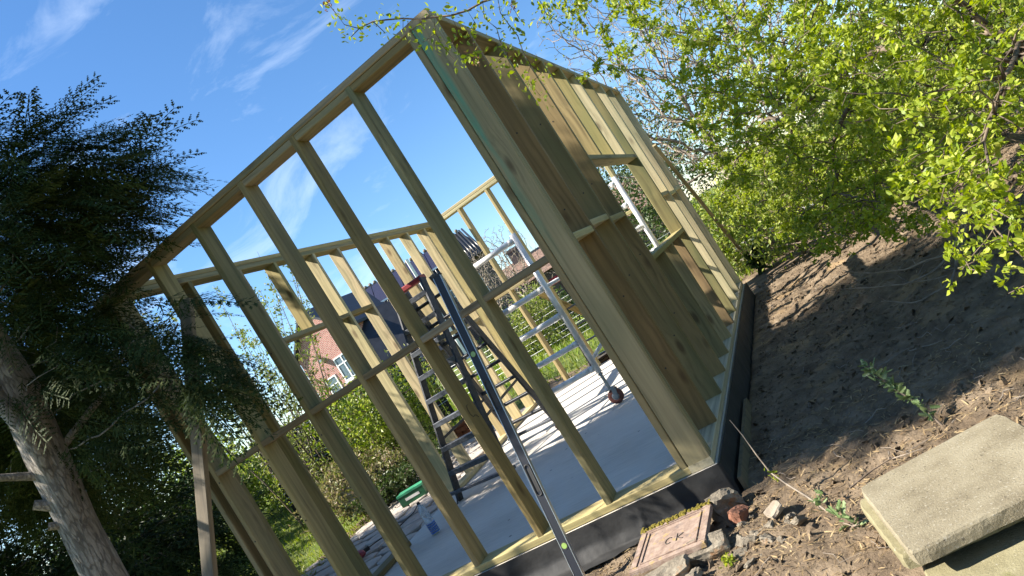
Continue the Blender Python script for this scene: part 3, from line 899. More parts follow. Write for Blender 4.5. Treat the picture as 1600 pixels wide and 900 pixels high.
# ------------------------------------------------------------------ patio flags outside the left wall (irregular stones with open joints)
def patio():
    base = MB(); base.box(-6.2, -3.42, 0.2, 6.2, -0.3, -0.075)
    pb = base.build('patio', M['soil']); tag(pb, kind='structure')
    y = 0.25
    while y < 6.1:
        x = -6.1
        dy = random.uniform(0.22, 0.42)
        while x < -3.5:
            dx = min(random.uniform(0.3, 0.62), -3.44 - x)
            if dx < 0.12: break
            c = (x + dx / 2, y + dy / 2)
            if c[0] > -5.9 + 0.25 * math.sin(c[1] * 2):
                pts = []
                n = 8
                for k in range(n):
                    a = 2 * math.pi * (k + 0.5) / n
                    r = 1.12 * (1 + random.uniform(-.1, .06))
                    px_, py_ = max(-.5, min(.5, r * .62 * math.cos(a))), max(-.5, min(.5, r * .62 * math.sin(a)))
                    pts.append((c[0] + px_ * (dx - 0.035), c[1] + py_ * (dy - 0.035)))
                t = random.uniform(-0.012, 0.012); tz = -0.045 + random.uniform(-.008, .008)
                b = MB()
                vs = [(p[0], p[1], -0.09) for p in pts] + [(p[0], p[1], tz - 0.008 + t * (p[0] - c[0])) for p in pts] + [(c[0] + (p[0] - c[0]) * .94, c[1] + (p[1] - c[1]) * .92, tz + t * (p[0] - c[0])) for p in pts]
                fs = [(k, (k + 1) % n, n + (k + 1) % n, n + k) for k in range(n)] + [(n + k, n + (k + 1) % n, 2 * n + (k + 1) % n, 2 * n + k) for k in range(n)] + [tuple(range(2 * n, 3 * n))]
                b.add(vs, fs)
                b.build('flagstone', M['paver'], pb)
            x += dx
        y += dy


patio()


# ------------------------------------------------------------------ rubble, cover and slabs in the foreground
def rock(name, c, size, seed, mat, parent=None, rot=(0, 0, 0), jag=0.25, flat=1.0):
    rnd = random.Random(seed)
    import bmesh
    bm = bmesh.new()
    bmesh.ops.create_cube(bm, size=1)
    bmesh.ops.subdivide_edges(bm, edges=bm.edges[:], cuts=5, use_grid_fill=True)
    off = Vector((seed * 1.7, seed * .9, 0))
    for v in bm.verts:
        l = max(abs(v.co.x), abs(v.co.y), abs(v.co.z)) / (v.co.length + 1e-6)
        v.co *= 1 - 0.30 * (1 - l)
        n = noise.noise_vector(v.co * 1.7 + off)
        v.co += n * jag * 0.9
        v.co += noise.noise_vector(v.co * 4.5 + off) * jag * 0.32
        v.co += noise.noise_vector(v.co * 11 + off) * jag * 0.12
    for v in bm.verts:
        v.co = Vector((v.co.x * size[0], v.co.y * size[1], v.co.z * size[2]))
    me = bpy.data.meshes.new(name)
    bm.to_mesh(me); bm.free()
    me.materials.append(mat)
    o = bpy.data.objects.new(name, me)
    COL.objects.link(o)
    o.location = c
    o.rotation_euler = rot
    put(o, parent)
    return o


cov = empty('manhole_cover', (-0.29, -0.44, -0.1))
tag(cov, 'square pinkish rusty manhole cover with raised border lying tilted on rubble', 'manhole cover')
CQ = Matrix(((0.43, 0.012, 0, -0.50), (-0.005, 0.40, 0, -0.64), (0, 0.01, 1, -0.118), (0, 0, 0, 1)))
b = MB(); b.box(0, 1, 0, 1, -0.006, 0.012, CQ); b.build('cover_plate', M['cover'], cov)
b = MB()
for (x0, x1, y0, y1) in ((0.0, 1.0, 0.0, 0.085), (0.0, 1.0, 0.915, 1.0), (0.0, 0.085, 0.09, 0.91), (0.915, 1.0, 0.09, 0.91), (0.12, 0.88, 0.12, 0.145), (0.12, 0.88, 0.855, 0.88), (0.12, 0.145, 0.15, 0.85), (0.855, 0.88, 0.15, 0.85)):
    b.box(x0 + .004, x1 - .004, y0 + .004, y1 - .004, 0.011, 0.018, CQ)
b.build('raised_border', M['cover'], cov)


def strokes(lines, r):
    bb = MB()
    for l in lines:
        bb.tube([CQ @ Vector((p[0], p[1], 0.0125)) for p in l], r, 5)
    return bb


Cc = [(0.47 + 0.045 * math.cos(a), 0.44 + 0.07 * math.sin(a)) for a in np.linspace(0.7, 5.4, 12)]
Kk = [[(0.58, 0.36), (0.58, 0.53)], [(0.66, 0.50), (0.585, 0.43), (0.67, 0.37)]]
strokes([Cc] + Kk, 0.0035).build('lettering', simple('letter_dark', (0.07, 0.055, 0.045), 0.9), cov)  # dark colour of the letter strokes
b = MB()
mv = []
for k in range(150):
    u = random.random(); x = u
    y = 0.97 + random.gauss(0.02, 0.02)
    p = CQ @ Vector((x, y, 0.012 + random.random() * 0.012)); r = random.uniform(0.006, 0.014)
    b.lathe([(r, -r * .4), (r * 1.1, 0), (r * .6, r * .6)], 6, Matrix.Translation(p))
b.build('moss_fringe', M['moss'], cov)

o = rock('broken_stone', (-0.09, -0.60, -0.165), (0.20, 0.12, 0.10), 3, M['stone'], rot=(0.25, 0.05, 0.12), jag=0.18)
tag(o, 'pale broken stone with rusty orange lichen at the corner of the manhole cover', 'stone')
o = rock('broken_stone', (-0.02, -0.18, -0.15), (0.17, 0.13, 0.12), 9, M['stone'], rot=(0.1, 0.1, 0.6), jag=0.25)
tag(o, 'upright brown stone between the manhole cover and the black sheet corner', 'stone')
o = rock('broken_stone', (-0.32, -0.70, -0.18), (0.30, 0.12, 0.12), 14, M['stone'], rot=(0.1, -0.05, 0.2), jag=0.25)
tag(o, 'long mossy stone below the near edge of the manhole cover', 'stone')
o = rock('brick_fragment', (0.26, -0.48, -0.16), (0.085, 0.07, 0.035), 21, M['pebble'], rot=(0.2, -0.3, 0.5), jag=0.15)
tag(o, 'flat pale square stone chip lying alone on the lit soil', 'stone chip')
o = rock('brick_fragment', (0.06, -0.34, -0.17), (0.10, 0.07, 0.07), 23, simple('old_red_brick', (0.23, 0.10, 0.06), 0.9, var=0.35, bump=.6), rot=(0.4, 0.2, 1.1), jag=0.2)
tag(o, 'reddish brick fragment beside the upright brown stone', 'brick')
for k in range(26):
    a = random.uniform(0, 6.28); rr = random.uniform(0, 1)
    x = 0.17 + 0.20 * rr * math.cos(a); y = -0.62 + 0.26 * rr * math.sin(a)
    if math.hypot(x - .26, y + .48) < .075: continue
    s = random.uniform(0.03, 0.085)
    o = rock('rubble_piece', (x, y, -0.20 + s * .25), (s, s * random.uniform(.6, .9), s * random.uniform(.3, .55)), 40 + k, M['stone'], rot=(random.uniform(-.5, .5), random.uniform(-.5, .5), random.uniform(0, 6)), jag=0.25)
    tag(o, 'small grey piece of rubble in the heap right of the manhole cover', 'rubble', 'rubble heap by the manhole cover')
for k, (x, y, s) in enumerate([(-0.55, -0.66, .09), (-0.64, -0.58, .07), (-0.42, -0.80, .10), (-0.16, -0.78, .08), (-0.58, -0.80, .11), (-0.72, -0.70, 0.08)]):
    o = rock('rubble_piece', (x, y, -0.19 + s * .25), (s, s * .8, s * .55), 90 + k, M['stone'], rot=(random.uniform(-.4, .4), random.uniform(-.4, .4), k), jag=0.25)
    tag(o, 'small crumbling stone at the foot of the spirit level', 'rubble', 'stones at the foot of the spirit level')


def paving_slab(name, corners, z0, th, mat, seed, label):
    """a cast slab with worn, chipped arrises; corners a,b,c,d counterclockwise (x,y), optional tilt via z list"""
    n = 26
    a, b_, c, d = [Vector((p[0], p[1], p[2] if len(p) > 2 else 0)) for p in corners]
    ring = []
    for p, q in ((a, b_), (b_, c), (c, d), (d, a)):
        for k in range(n):
            ring.append(p.lerp(q, k / n))
    cen = (a + b_ + c + d) / 4
    m = len(ring)
    V, F = [], []
    levels = [(-th, 0.0, 0.004), (-th * 0.5, 0.0, 0.004), (-0.007, -0.002, 0.004), (0.0, -0.008, 0.003)]
    for (dz, inset, jit) in levels:
        for i, p in enumerate(ring):
            dirc = (p - cen); dirc.z = 0; L = dirc.length; dirc.normalize()
            corner = min(i % n, n - i % n)
            rnd = 0.012 * max(0, 1 - corner / 2.2)
            jj = jit * noise.noise(Vector((p.x * 28, p.y * 28, dz * 30 + seed))) - 0.006 * max(0, noise.noise(Vector((p.x * 9, p.y * 9, seed))) - 0.25)
            pp = p + dirc * (inset + jj - rnd)
            V.append((pp.x, pp.y, z0 + p.z + dz))
    for l in range(len(levels) - 1):
        for i in range(m):
            j = (i + 1) % m
            F.append((l * m + i, l * m + j, (l + 1) * m + j, (l + 1) * m + i))
    F.append(tuple(range((len(levels) - 1) * m, len(levels) * m)))
    F.append(tuple(reversed(range(m))))
    bb = MB(); bb.add(V, F)
    o_ = bb.build(name, mat)
    tag(o_, label, 'paving slab')
    return o_


paving_slab('paving_slab', [(0.807, -1.529), (1.392, -1.405), (1.286, -0.819), (0.707, -0.955)], 0.0, 0.05, M['slab_old'], 1, 'upper of two stacked buff concrete paving slabs with pebbly lit top')
paving_slab('paving_slab', [(0.762, -1.44, 0), (1.35, -1.36, 0), (1.27, -0.80, 0), (0.672, -0.945, 0)], -0.052, 0.05, M['slab_mossy'], 2, 'pale yellowish paving slab directly under the buff top slab')
paving_slab('paving_slab', [(0.80, -1.78, 0), (1.46, -1.66, 0), (1.40, -1.06, 0), (0.80, -1.12, 0)], -0.125, 0.06, M['slab_mossy'], 3, 'lowest mossy paving slab, lying in front of the stacked pair')


# ------------------------------------------------------------------ plants: branching by space colonisation, leaves as small faces
def in_ellipsoids(ells, n, rng, shell=0.0):
    """n points spread through ellipsoids (cx,cy,cz,rx,ry,rz,weight)"""
    wts = np.array([e[6] for e in ells], float); wts /= wts.sum()
    out = []
    for e, k in zip(ells, rng.multinomial(n, wts)):
        d = rng.normal(size=(k, 3)); d /= np.linalg.norm(d, axis=1)[:, None]
        r = (shell + (1 - shell) * rng.random(k)) ** (1 / 3)
        out.append(np.array(e[:3]) + d * r[:, None] * np.array(e[3:6]))
    return np.concatenate(out)


def colonise(attr, chains, step, kill, infl, iters, rng, wob=0.25, grav=0.0, maxn=9000):
    nodes, par = [], []
    for ch in chains:
        ch = [np.array(p, float) for p in ch]
        st = -1
        if nodes and len(ch) > 0:
            dd = [np.linalg.norm(np.array(q) - ch[0]) for q in nodes]
            if min(dd) < step * 3: st = int(np.argmin(dd))
        prev = st
        for a, b in zip(ch[:-1], ch[1:]):
            L = np.linalg.norm(b - a); k = max(1, int(L / step))
            for t in range(k):
                nodes.append(a + (b - a) * t / k + rng.normal(size=3) * step * 0.05); par.append(prev); prev = len(nodes) - 1
        nodes.append(ch[-1]); par.append(prev)
    nodes = np.array(nodes); par = list(par)
    A = attr.copy()
    nd = np.full(len(A), 1e9); ni = np.zeros(len(A), int)
    fresh = 0
    for it in range(iters):
        new = nodes[fresh:]
        for s in range(0, len(new), 400):
            D = np.linalg.norm(A[:, None, :] - new[None, s:s + 400, :], axis=2)
            j = D.argmin(1); d = D[np.arange(len(A)), j]
            up = d < nd
            nd[up] = d[up]; ni[up] = fresh + s + j[up]
        fresh = len(nodes)
        keep = nd > kill
        A, nd, ni = A[keep], nd[keep], ni[keep]
        if len(A) == 0 or len(nodes) > maxn: break
        act = nd < infl
        if not act.any(): break
        dirs = A[act] - nodes[ni[act]]
        dirs /= np.linalg.norm(dirs, axis=1)[:, None] + 1e-9
        acc = np.zeros((len(nodes), 3)); np.add.at(acc, ni[act], dirs)
        idx = np.unique(ni[act])
        g = acc[idx]
        ln = np.linalg.norm(g, axis=1)[:, None]
        g = g / np.maximum(ln, 1e-6) + rng.normal(size=g.shape) * wob
        g[:, 2] += grav
        g /= np.linalg.norm(g, axis=1)[:, None] + 1e-9
        add = nodes[idx] + g * step
        nodes = np.concatenate([nodes, add]); par += list(idx)
    return nodes, np.array(par)


def radii(nodes, par, tip, power, rmax=None):
    n = len(nodes)
    acc = np.zeros(n); r = np.zeros(n)
    child = np.zeros(n, int)
    for i in range(n):
        if par[i] >= 0: child[par[i]] += 1
    order = range(n - 1, -1, -1)
    for i in order:
        r[i] = tip if acc[i] == 0 else acc[i] ** (1 / power)
        if par[i] >= 0: acc[par[i]] += r[i] ** power
    if rmax: r = np.minimum(r, rmax)
    return r, child


def branch_mesh(name, nodes, par, r, mat, parent, sides=5):
    n = len(nodes)
    d = np.zeros((n, 3))
    has = par >= 0
    d[has] = nodes[has] - nodes[par[has]]
    first = np.where(~has)[0]
    for i in first:
        k = np.where(par == i)[0]
        d[i] = nodes[k[0]] - nodes[i] if len(k) else (0, 0, 1)
    d /= np.linalg.norm(d, axis=1)[:, None] + 1e-9
    ref = np.tile(np.array([0.31, 0.17, 0.93]), (n, 1))
    u = np.cross(d, ref); u /= np.linalg.norm(u, axis=1)[:, None] + 1e-9
    w = np.cross(d, u)
    ang = np.arange(sides) * 2 * np.pi / sides
    V = (nodes[:, None, :] + (u[:, None, :] * np.cos(ang)[None, :, None] + w[:, None, :] * np.sin(ang)[None, :, None]) * r[:, None, None]).reshape(-1, 3)
    c = np.where(has)[0]; p = par[c]
    # the first ring of a side branch is as thin as the branch itself, so forks do not balloon
    F = []
    for k in range(sides):
        k2 = (k + 1) % sides
        F.append(np.stack([p * sides + k, p * sides + k2, c * sides + k2, c * sides + k], 1))
    return fast_mesh(name, V, np.concatenate(F), mat, parent, True)


def frames(axis, rng, up=None):
    """orthonormal frames whose Y is `axis`; Z random or near up"""
    a = axis / (np.linalg.norm(axis, axis=1)[:, None] + 1e-9)
    ref = rng.normal(size=a.shape) if up is None else np.tile(np.array(up, float), (len(a), 1)) + rng.normal(size=a.shape) * 0.35
    x = np.cross(a, ref); x /= np.linalg.norm(x, axis=1)[:, None] + 1e-9
    z = np.cross(x, a)
    return x, a, z


LEAF_V = np.array([(0, 0, 0), (0.26, 0.32, 0.05), (0.20, 0.68, 0.06), (0, 1.0, -0.04), (-0.20, 0.68, 0.06), (-0.26, 0.32, 0.05), (0, 0.35, 0), (0, 0.70, 0)])
LEAF_F = np.array([(0, 1, 6), (1, 2, 6), (2, 7, 6), (2, 3, 7), (3, 4, 7), (4, 6, 7), (4, 5, 6), (5, 0, 6)])
LEAF6_V = np.array([(0, 0, 0), (0.26, 0.36, 0.05), (0.17, 0.72, 0.05), (0, 1.0, -0.04), (-0.17, 0.72, 0.05), (-0.26, 0.36, 0.05)])
LEAF6_F = np.array([(0, 1, 5), (1, 2, 5), (2, 4, 5), (2, 3, 4)])
LEAF4_V = np.array([(0, 0, 0), (0.24, 0.5, 0.07), (0, 1.0, 0), (-0.24, 0.5, 0.07)])
LEAF4_F = np.array([(0, 1, 2), (0, 2, 3)])


def stamp(pos, x, y, z, size, TV, TF):
    n = len(pos)
    V = pos[:, None, :] + size[:, None, None] * (x[:, None, :] * TV[None, :, 0:1] + y[:, None, :] * TV[None, :, 1:2] + z[:, None, :] * TV[None, :, 2:3])
    F = (np.arange(n) * len(TV))[:, None, None] + TF[None]
    return V.reshape(-1, 3), F.reshape(-1, TF.shape[1])


def leafy(name, pts, dirs, per, size, mat, parent, rng, spread=0.9, jit=0.03, tmpl=(LEAF_V, LEAF_F), up=None):
    P = np.repeat(pts, per, axis=0) + rng.normal(size=(len(pts) * per, 3)) * jit
    D = np.repeat(dirs, per, axis=0) + rng.normal(size=(len(pts) * per, 3)) * spread
    x, y, z = frames(D, rng, up)
    s = size * rng.uniform(0.55, 1.3, len(P))
    V, F = stamp(P, x, y, z, s, *tmpl)
    return fast_mesh(name, V, F, mat, parent)


def twig_dirs(nodes, par):
    d = np.zeros_like(nodes); h = par >= 0
    d[h] = nodes[h] - nodes[par[h]]
    d /= np.linalg.norm(d, axis=1)[:, None] + 1e-9
    return d


# ---- hawthorn at the right, arching over the near corner
def hawthorn():
    rng = np.random.default_rng(5)
    t = empty('hawthorn_tree', (2.75, 1.3, 0.0))
    tag(t, 'sunlit hawthorn with fresh yellow-green leaves arching over the right of the frame', 'tree')
    ells = [(1.75, 1.5, 1.75, 1.05, 1.7, 0.85, 9), (2.7, 0.8, 1.55, 0.8, 1.5, 0.9, 5), (1.15, 2.6, 1.35, 0.65, 1.4, 0.8, 3.2),
            (0.95, 1.6, 2.75, 0.75, 1.3, 0.75, 1.3), (1.75, 0.6, 2.7, 0.9, 1.1, 0.6, 1.8), (1.45, 1.6, 0.70, 0.58, 1.1, 0.40, 4.6),
            (1.60, -0.78, 0.62, 0.20, 0.42, 0.34, 1.3), (1.80, -0.1, 0.95, 0.40, 0.6, 0.38, 2.2), (1.75, 0.4, 1.45, 0.5, 0.7, 0.45, 2.0), (2.1, 2.6, 0.8, 0.7, 1.0, 0.35, 1.6), (1.0, 3.6, 0.95, 0.45, 0.9, 0.55, 1.8)]
    A = in_ellipsoids(ells, 2800, rng)
    top = [(0.12, -0.60, 2.70, 0.10, 0.10, 0.08, 1.3), (0.17, -0.58, 2.52, 0.09, 0.10, 0.09, 1.3), (-0.03, -0.70, 2.82, 0.11, 0.10, 0.09, 0.9), (-0.17, -0.74, 2.95, 0.10, 0.10, 0.10, 0.9), (0.32, -0.54, 2.36, 0.06, 0.08, 0.08, 0.9),
           (0.36, -0.52, 2.15, 0.05, 0.06, 0.07, 0.7), (0.68, -0.40, 2.33, 0.09, 0.09, 0.08, 0.6), (0.48, -0.47, 2.50, 0.12, 0.10, 0.08, 0.7), (-0.15, -0.75, 2.80, 0.06, 0.08, 0.05, 0.4), (0.9, -0.3, 2.6, 0.2, 0.2, 0.15, 1.0)]
    A2 = in_ellipsoids(top, 420, rng)
    ch = [[(2.75, 1.3, 0.0), (2.7, 1.25, 0.6), (2.5, 1.2, 1.2), (2.2, 0.8, 1.9), (1.7, 0.2, 2.5), (1.25, -0.15, 2.72), (0.9, -0.32, 2.68), (0.55, -0.46, 2.62), (0.25, -0.58, 2.66), (0.0, -0.68, 2.82)],
          [(2.5, 1.2, 1.2), (2.0, 1.6, 1.5), (1.3, 2.2, 1.45)], [(2.6, 1.2, 0.9), (2.3, 0.3, 1.1), (1.9, -0.4, 0.95)],
          [(2.5, 1.2, 1.2), (2.8, 0.6, 1.7), (2.9, 0.2, 2.2)], [(2.0, 1.6, 1.5), (1.5, 1.9, 1.1), (1.35, 1.6, 0.8)]]
    nodes, par = colonise(np.concatenate([A, A2]), ch, 0.075, 0.095, 0.75, 140, rng, 0.28, -0.02, 12000)
    r, child = radii(nodes, par, 0.0019, 2.35, 0.075)
    branch_mesh('trunk', nodes, par, r, M['twig'], t)
    d = twig_dirs(nodes, par)
    thin = np.where(r < 0.006)[0]
    topn = (nodes[thin][:, 1] < -0.15) & (nodes[thin][:, 2] > 2.0) & (nodes[thin][:, 0] < 1.1)
    main = thin[~topn]
    spur = main[rng.random(len(main)) < 0.60]
    pc = np.repeat(nodes[spur], 2, axis=0) + rng.normal(size=(len(spur) * 2, 3)) * 0.035
    dc = np.repeat(d[spur], 2, axis=0) * 0.5 + rng.normal(size=(len(spur) * 2, 3)) * 0.6 + np.array((0, 0, 0.25))
    big = rng.random(len(pc)) < 0.4
    leafy('crown', pc[~big], dc[~big], 13, 0.027, M['haw'], t, rng, 0.75, 0.010, (LEAF6_V, LEAF6_F))
    leafy('crown', pc[big], dc[big], 21, 0.036, M['haw'], t, rng, 0.9, 0.016)
    tn = thin[topn]
    tn = tn[rng.random(len(tn)) < 0.85]
    leafy('overhanging_leaves', nodes[tn], d[tn], 11, 0.028, M['haw'], t, rng, 0.9, 0.026)
    pick = tn[rng.random(len(tn)) < 0.04]
    if len(pick):
        leafy('dead_blossom', nodes[pick], d[pick], 16, 0.02, M['dead'], t, rng, 1.2, 0.014, (LEAF4_V, LEAF4_F))
    # bare suckers arching down to the soil
    b = MB()
    for wp, rr in (([(2.1, 1.45, 0.62), (1.96, 1.46, 0.36), (1.74, 1.39, 0.08), (1.58, 1.33, -0.03), (1.36, 1.24, -0.02), (1.19, 1.17, 0.10)], 0.011),
                   ([(2.08, 1.47, 0.60), (1.90, 1.45, 0.30), (1.74, 1.39, 0.15), (1.54, 1.31, 0.08), (1.32, 1.22, 0.14), (1.05, 1.10, 0.29)], 0.010),
                   ([(2.06, 1.44, 0.58), (1.86, 1.43, 0.25), (1.68, 1.36, 0.14), (1.52, 1.30, 0.17), (1.33, 1.22, 0.23), (1.10, 1.12, 0.38)], 0.009),
                   ([(1.80, 1.40, 0.2), (1.73, 1.38, 0.09), (1.64, 1.34, 0.0), (1.57, 1.33, -0.07)], 0.006),
                   ([(1.60, 1.33, 0.02), (1.47, 1.28, 0.06), (1.36, 1.30, 0.12)], 0.005)):
        wp = [Vector(q) for q in wp]
        P = []
        for k in range(len(wp) - 1):
            a_, b_, c_, d_ = wp[max(k - 1, 0)], wp[k], wp[k + 1], wp[min(k + 2, len(wp) - 1)]
            for s in np.linspace(0, 1, 6)[:-1]:
                P.append(0.5 * ((2 * b_) + (c_ - a_) * s + (2 * a_ - 5 * b_ + 4 * c_ - d_) * s * s + (3 * b_ - 3 * c_ + d_ - a_) * s ** 3))
        P.append(wp[-1])
        P = [p + Vector(noise.noise_vector(p * 7)) * 0.016 for p in P]
        n_ = len(P)
        b.tube(P, [rr * (1 - 0.65 * k / n_) * (1.25 if k % 5 == 0 else 1) for k in range(n_)], 6)
        for k in range(4, n_ - 1, 4):
            q = P[k]
            b.tube([q, q + Vector((random.uniform(-.10, .02), random.uniform(-.07, .07), random.uniform(-.03, .09)))], [0.0035, 0.0012], 5)
    b.build('arching_stem', M['twig_pale'], t)


# ---- cypress sprays
def spray_template(rng, n=9, sub=3, w=1.0):
    V, F = [], []

    def sliver(p, d, L, w):
        d = d / np.linalg.norm(d); s = np.cross(d, (0, 0, 1.0)); s /= np.linalg.norm(s) + 1e-9
        b = len(V)
        V.extend([p, p + d * L * .45 + s * w, p + d * L, p + d * L * .45 - s * w])
        F.extend([(b, b + 1, b + 2), (b, b + 2, b + 3)])
    pts = [np.array((0, t, -0.22 * t * t)) for t in np.linspace(0, 1, n + 1)]
    for a, b_ in zip(pts[:-1], pts[1:]):
        sliver(a, b_ - a, np.linalg.norm(b_ - a) * 1.25, 0.010 * w)
    for i in range(1, n + 1):
        p = pts[i]; t = i / n
        for s in (-1, 1):
            L = 0.34 * (1 - 0.62 * t) * rng.uniform(.75, 1.15)
            d = np.array((s * 0.75, 0.62, -0.12 + rng.normal() * .1)); d /= np.linalg.norm(d)
            sliver(p, d, L, 0.010 * w)
            for k in range(1, sub + 1):
                q = p + d * L * k / (sub + .6)
                for s2 in (-1, 1):
                    dd = d + np.array((s2 * -0.55 * d[1], s2 * 0.55 * d[0], -0.08)) * 1.1
                    sliver(q, dd, L * 0.40 * (1.15 - k / (sub + 1)), 0.010 * w)
    return np.array(V), np.array(F)


SPRAY = [spray_template(np.random.default_rng(2), 10, 3, 0.95), spray_template(np.random.default_rng(3), 6, 2, 1.7), spray_template(np.random.default_rng(4), 5, 1, 3.0)]


def cypress(name, loc, label, trunk_pts, trunk_r, ells, nattr, sprays, size, seed, droop=-0.35, group=None, ctr=None, lod=0):
    rng = np.random.default_rng(seed)
    t = empty(name, loc)
    tag(t, label, 'tree', group)
    A = in_ellipsoids(ells, nattr, rng)
    nodes, par = colonise(A, [trunk_pts], 0.13, 0.16, 2.5, 90, rng, 0.2, 0.02, 6000)
    r, child = radii(nodes, par, 0.003, 2.2, trunk_r * 0.5)
    branch_mesh('limbs', nodes, par, r, M['bark'], t)
    d = twig_dirs(nodes, par)
    thin = np.where(r < 0.012)[0]
    sel = rng.choice(thin, sprays)
    P = nodes[sel] + rng.normal(size=(len(sel), 3)) * 0.06
    c = np.array(ctr if ctr is not None else trunk_pts[len(trunk_pts) // 2])
    out = P - c; out[:, 2] *= 0.3
    out /= np.linalg.norm(out, axis=1)[:, None] + 1e-9
    D = d[sel] * 0.5 + out * 1.0 + rng.normal(size=P.shape) * 0.25
    D[:, 2] += droop + rng.normal(size=len(P)) * 0.2
    x, y, z = frames(D, rng, (0, 0, 1))
    V, F = stamp(P, x, y, z, size * rng.uniform(0.6, 1.35, len(P)), *SPRAY[lod])
    fast_mesh('crown', V, F, M['cypress'], t)
    return t


def trunk(parent, pts, rads, name='trunk', mat='bark', bumps=0.12, n=20, seed=1):
    pts = [Vector(p) for p in pts]
    V, F = [], []
    rows = 60
    def at(s):
        s *= len(pts) - 1
        i = min(int(s), len(pts) - 2); f = s - i
        return pts[i].lerp(pts[i + 1], f), rads[i] * (1 - f) + rads[i + 1] * f
    for k in range(rows + 1):
        p, r = at(k / rows)
        for j in range(n):
            a = 2 * math.pi * j / n
            q = Vector((math.cos(a), math.sin(a), 0))
            rr = r * (1 + bumps * noise.noise(Vector((q.x * 2.2, q.y * 2.2, p.z * 1.3 + seed))) + 0.06 * noise.noise(Vector((q.x * 7, q.y * 7, p.z * 2.5))))
            V.append(tuple(p + q * rr))
    for k in range(rows):
        for j in range(n):
            F.append((k * n + j, k * n + (j + 1) % n, (k + 1) * n + (j + 1) % n, (k + 1) * n + j))
    return fast_mesh(name, np.array(V), np.array(F), M[mat], parent, True)


hawthorn()

# cypress in the left foreground
ce = cypress('cypress_tree', (-4.04, -0.56, -0.85), 'dark feathery cypress with a cut grey trunk in the left foreground', [(-4.04, -0.56, -0.85), (-3.98, -0.53, 1.15), (-3.85, -0.51, 2.86), (-3.90, -0.48, 4.58), (-3.97, -0.48, 6.87)], 0.15,
             [(-2.98, -0.38, 3.56, 0.86, 0.70, 0.50, 5.5), (-2.62, -0.42, 2.40, 0.30, 0.26, 0.20, 0.9), (-3.70, -0.28, 3.82, 0.75, 0.85, 0.42, 3.2), (-4.70, 0.15, 3.20, 0.90, 0.95, 0.80, 4), (-2.46, -0.36, 2.03, 0.20, 0.20, 0.09, 0.35), (-4.50, 0.10, 2.45, 0.70, 0.60, 0.60, 1.8), (-3.35, -0.42, 2.72, 0.42, 0.30, 0.32, 1.8)],
             1300, 2800, 0.44, 21, droop=-0.55)
trunk(ce, [(-4.09, -0.57, -0.99), (-4.04, -0.56, 0.29), (-4.01, -0.53, 1.58), (-3.85, -0.50, 2.73), (-3.80, -0.51, 3.73), (-3.90, -0.48, 5.44)], [0.151, 0.129, 0.123, 0.133, 0.094, 0.055])
trunk(ce, [(-3.98, -0.53, 1.75), (-3.81, -0.62, 2.36), (-3.85, -0.72, 3.15), (-3.76, -0.77, 4.01)], [0.061, 0.055, 0.051, 0.034], 'side_stem', n=12)
sb_ = MB()
for (p, q, rr) in (((-3.99, -0.55, 1.87), (-4.045, -0.685, 1.95), 0.034), ((-3.99, -0.55, 1.73), (-4.04, -0.68, 1.77), 0.026)):
    p, q = Vector(p), Vector(q)
    bend = Vector((0.012, 0.0, -0.015))
    sb_.tube([p, p.lerp(q, .5) + bend, p.lerp(q, .8) + bend * .5, q], [rr * 1.9, rr * 1.35, rr * 1.1, rr], 10)
sb_.build('branch_stub', M['bark'], ce)
lb = MB()
lb.tube([(-3.90, -0.48, 2.18), (-3.64, -0.23, 2.36), (-3.44, -0.12, 2.43), (-3.32, -0.06, 2.69), (-3.26, 0.02, 2.90)], [0.032, 0.024, 0.020, 0.016, 0.009], 7)
lb.tube([(-3.44, -0.12, 2.43), (-3.26, 0.02, 2.40), (-3.08, 0.12, 2.47), (-2.98, 0.20, 2.58)], [0.017, 0.015, 0.010, 0.006], 6)
lb.tube([(-3.96, -0.57, 2.09), (-4.04, -0.79, 2.22), (-4.07, -1.06, 2.24)], [0.034, 0.026, 0.020], 8)
lb.build('limb', M['bark'], ce)

# denser cypresses further left (the tall ones are unseen, left of the picture, placed for shade)
cypress('cypress_tree', (-6.5, 1.2, -0.1), 'dense dark green cypress behind the grey trunk at the left', [(-6.5, 1.2, -0.1), (-6.5, 1.2, 1.5), (-6.5, 1.2, 3.4)], 0.12,
        [(-6.5, 1.2, 1.0, 1.15, 1.2, 1.1, 5), (-6.5, 1.2, 2.3, 0.95, 1.0, 0.9, 3), (-7.0, 0.5, 1.3, 1.2, 1.2, 1.6, 5)], 1200, 3300, 0.50, 31, ctr=(-6.5, 1.2, 1.2), lod=1)
cypress('cypress_tree', (-6.4, -0.55, -0.1), 'tall dark cypress left of the picture shading the slab', [(-6.4, -0.55, -0.1), (-6.4, -0.55, 4), (-6.4, -0.55, 7)], 0.2,
        [(-6.4, -0.55, 4.5, 0.85, 0.92, 1.7, 6), (-6.4, -0.55, 6.2, 0.8, 0.95, 1.05, 5)], 800, 3200, 0.48, 41, ctr=(-6.4, -0.55, 5), lod=2)
cypress('cypress_tree', (-5.3, -1.5, -0.15), 'slim tall unseen cypress left of the picture, added to shade the near corner', [(-5.3, -1.5, -0.15), (-5.3, -1.5, 4), (-5.3, -1.5, 7)], 0.16,  # unseen tree added so that its crown shades the near corner
        [(-5.3, -1.5, 6.3, 0.85, 0.85, 1.0, 5)], 500, 2000, 0.45, 46, ctr=(-5.3, -1.5, 6), lod=2)
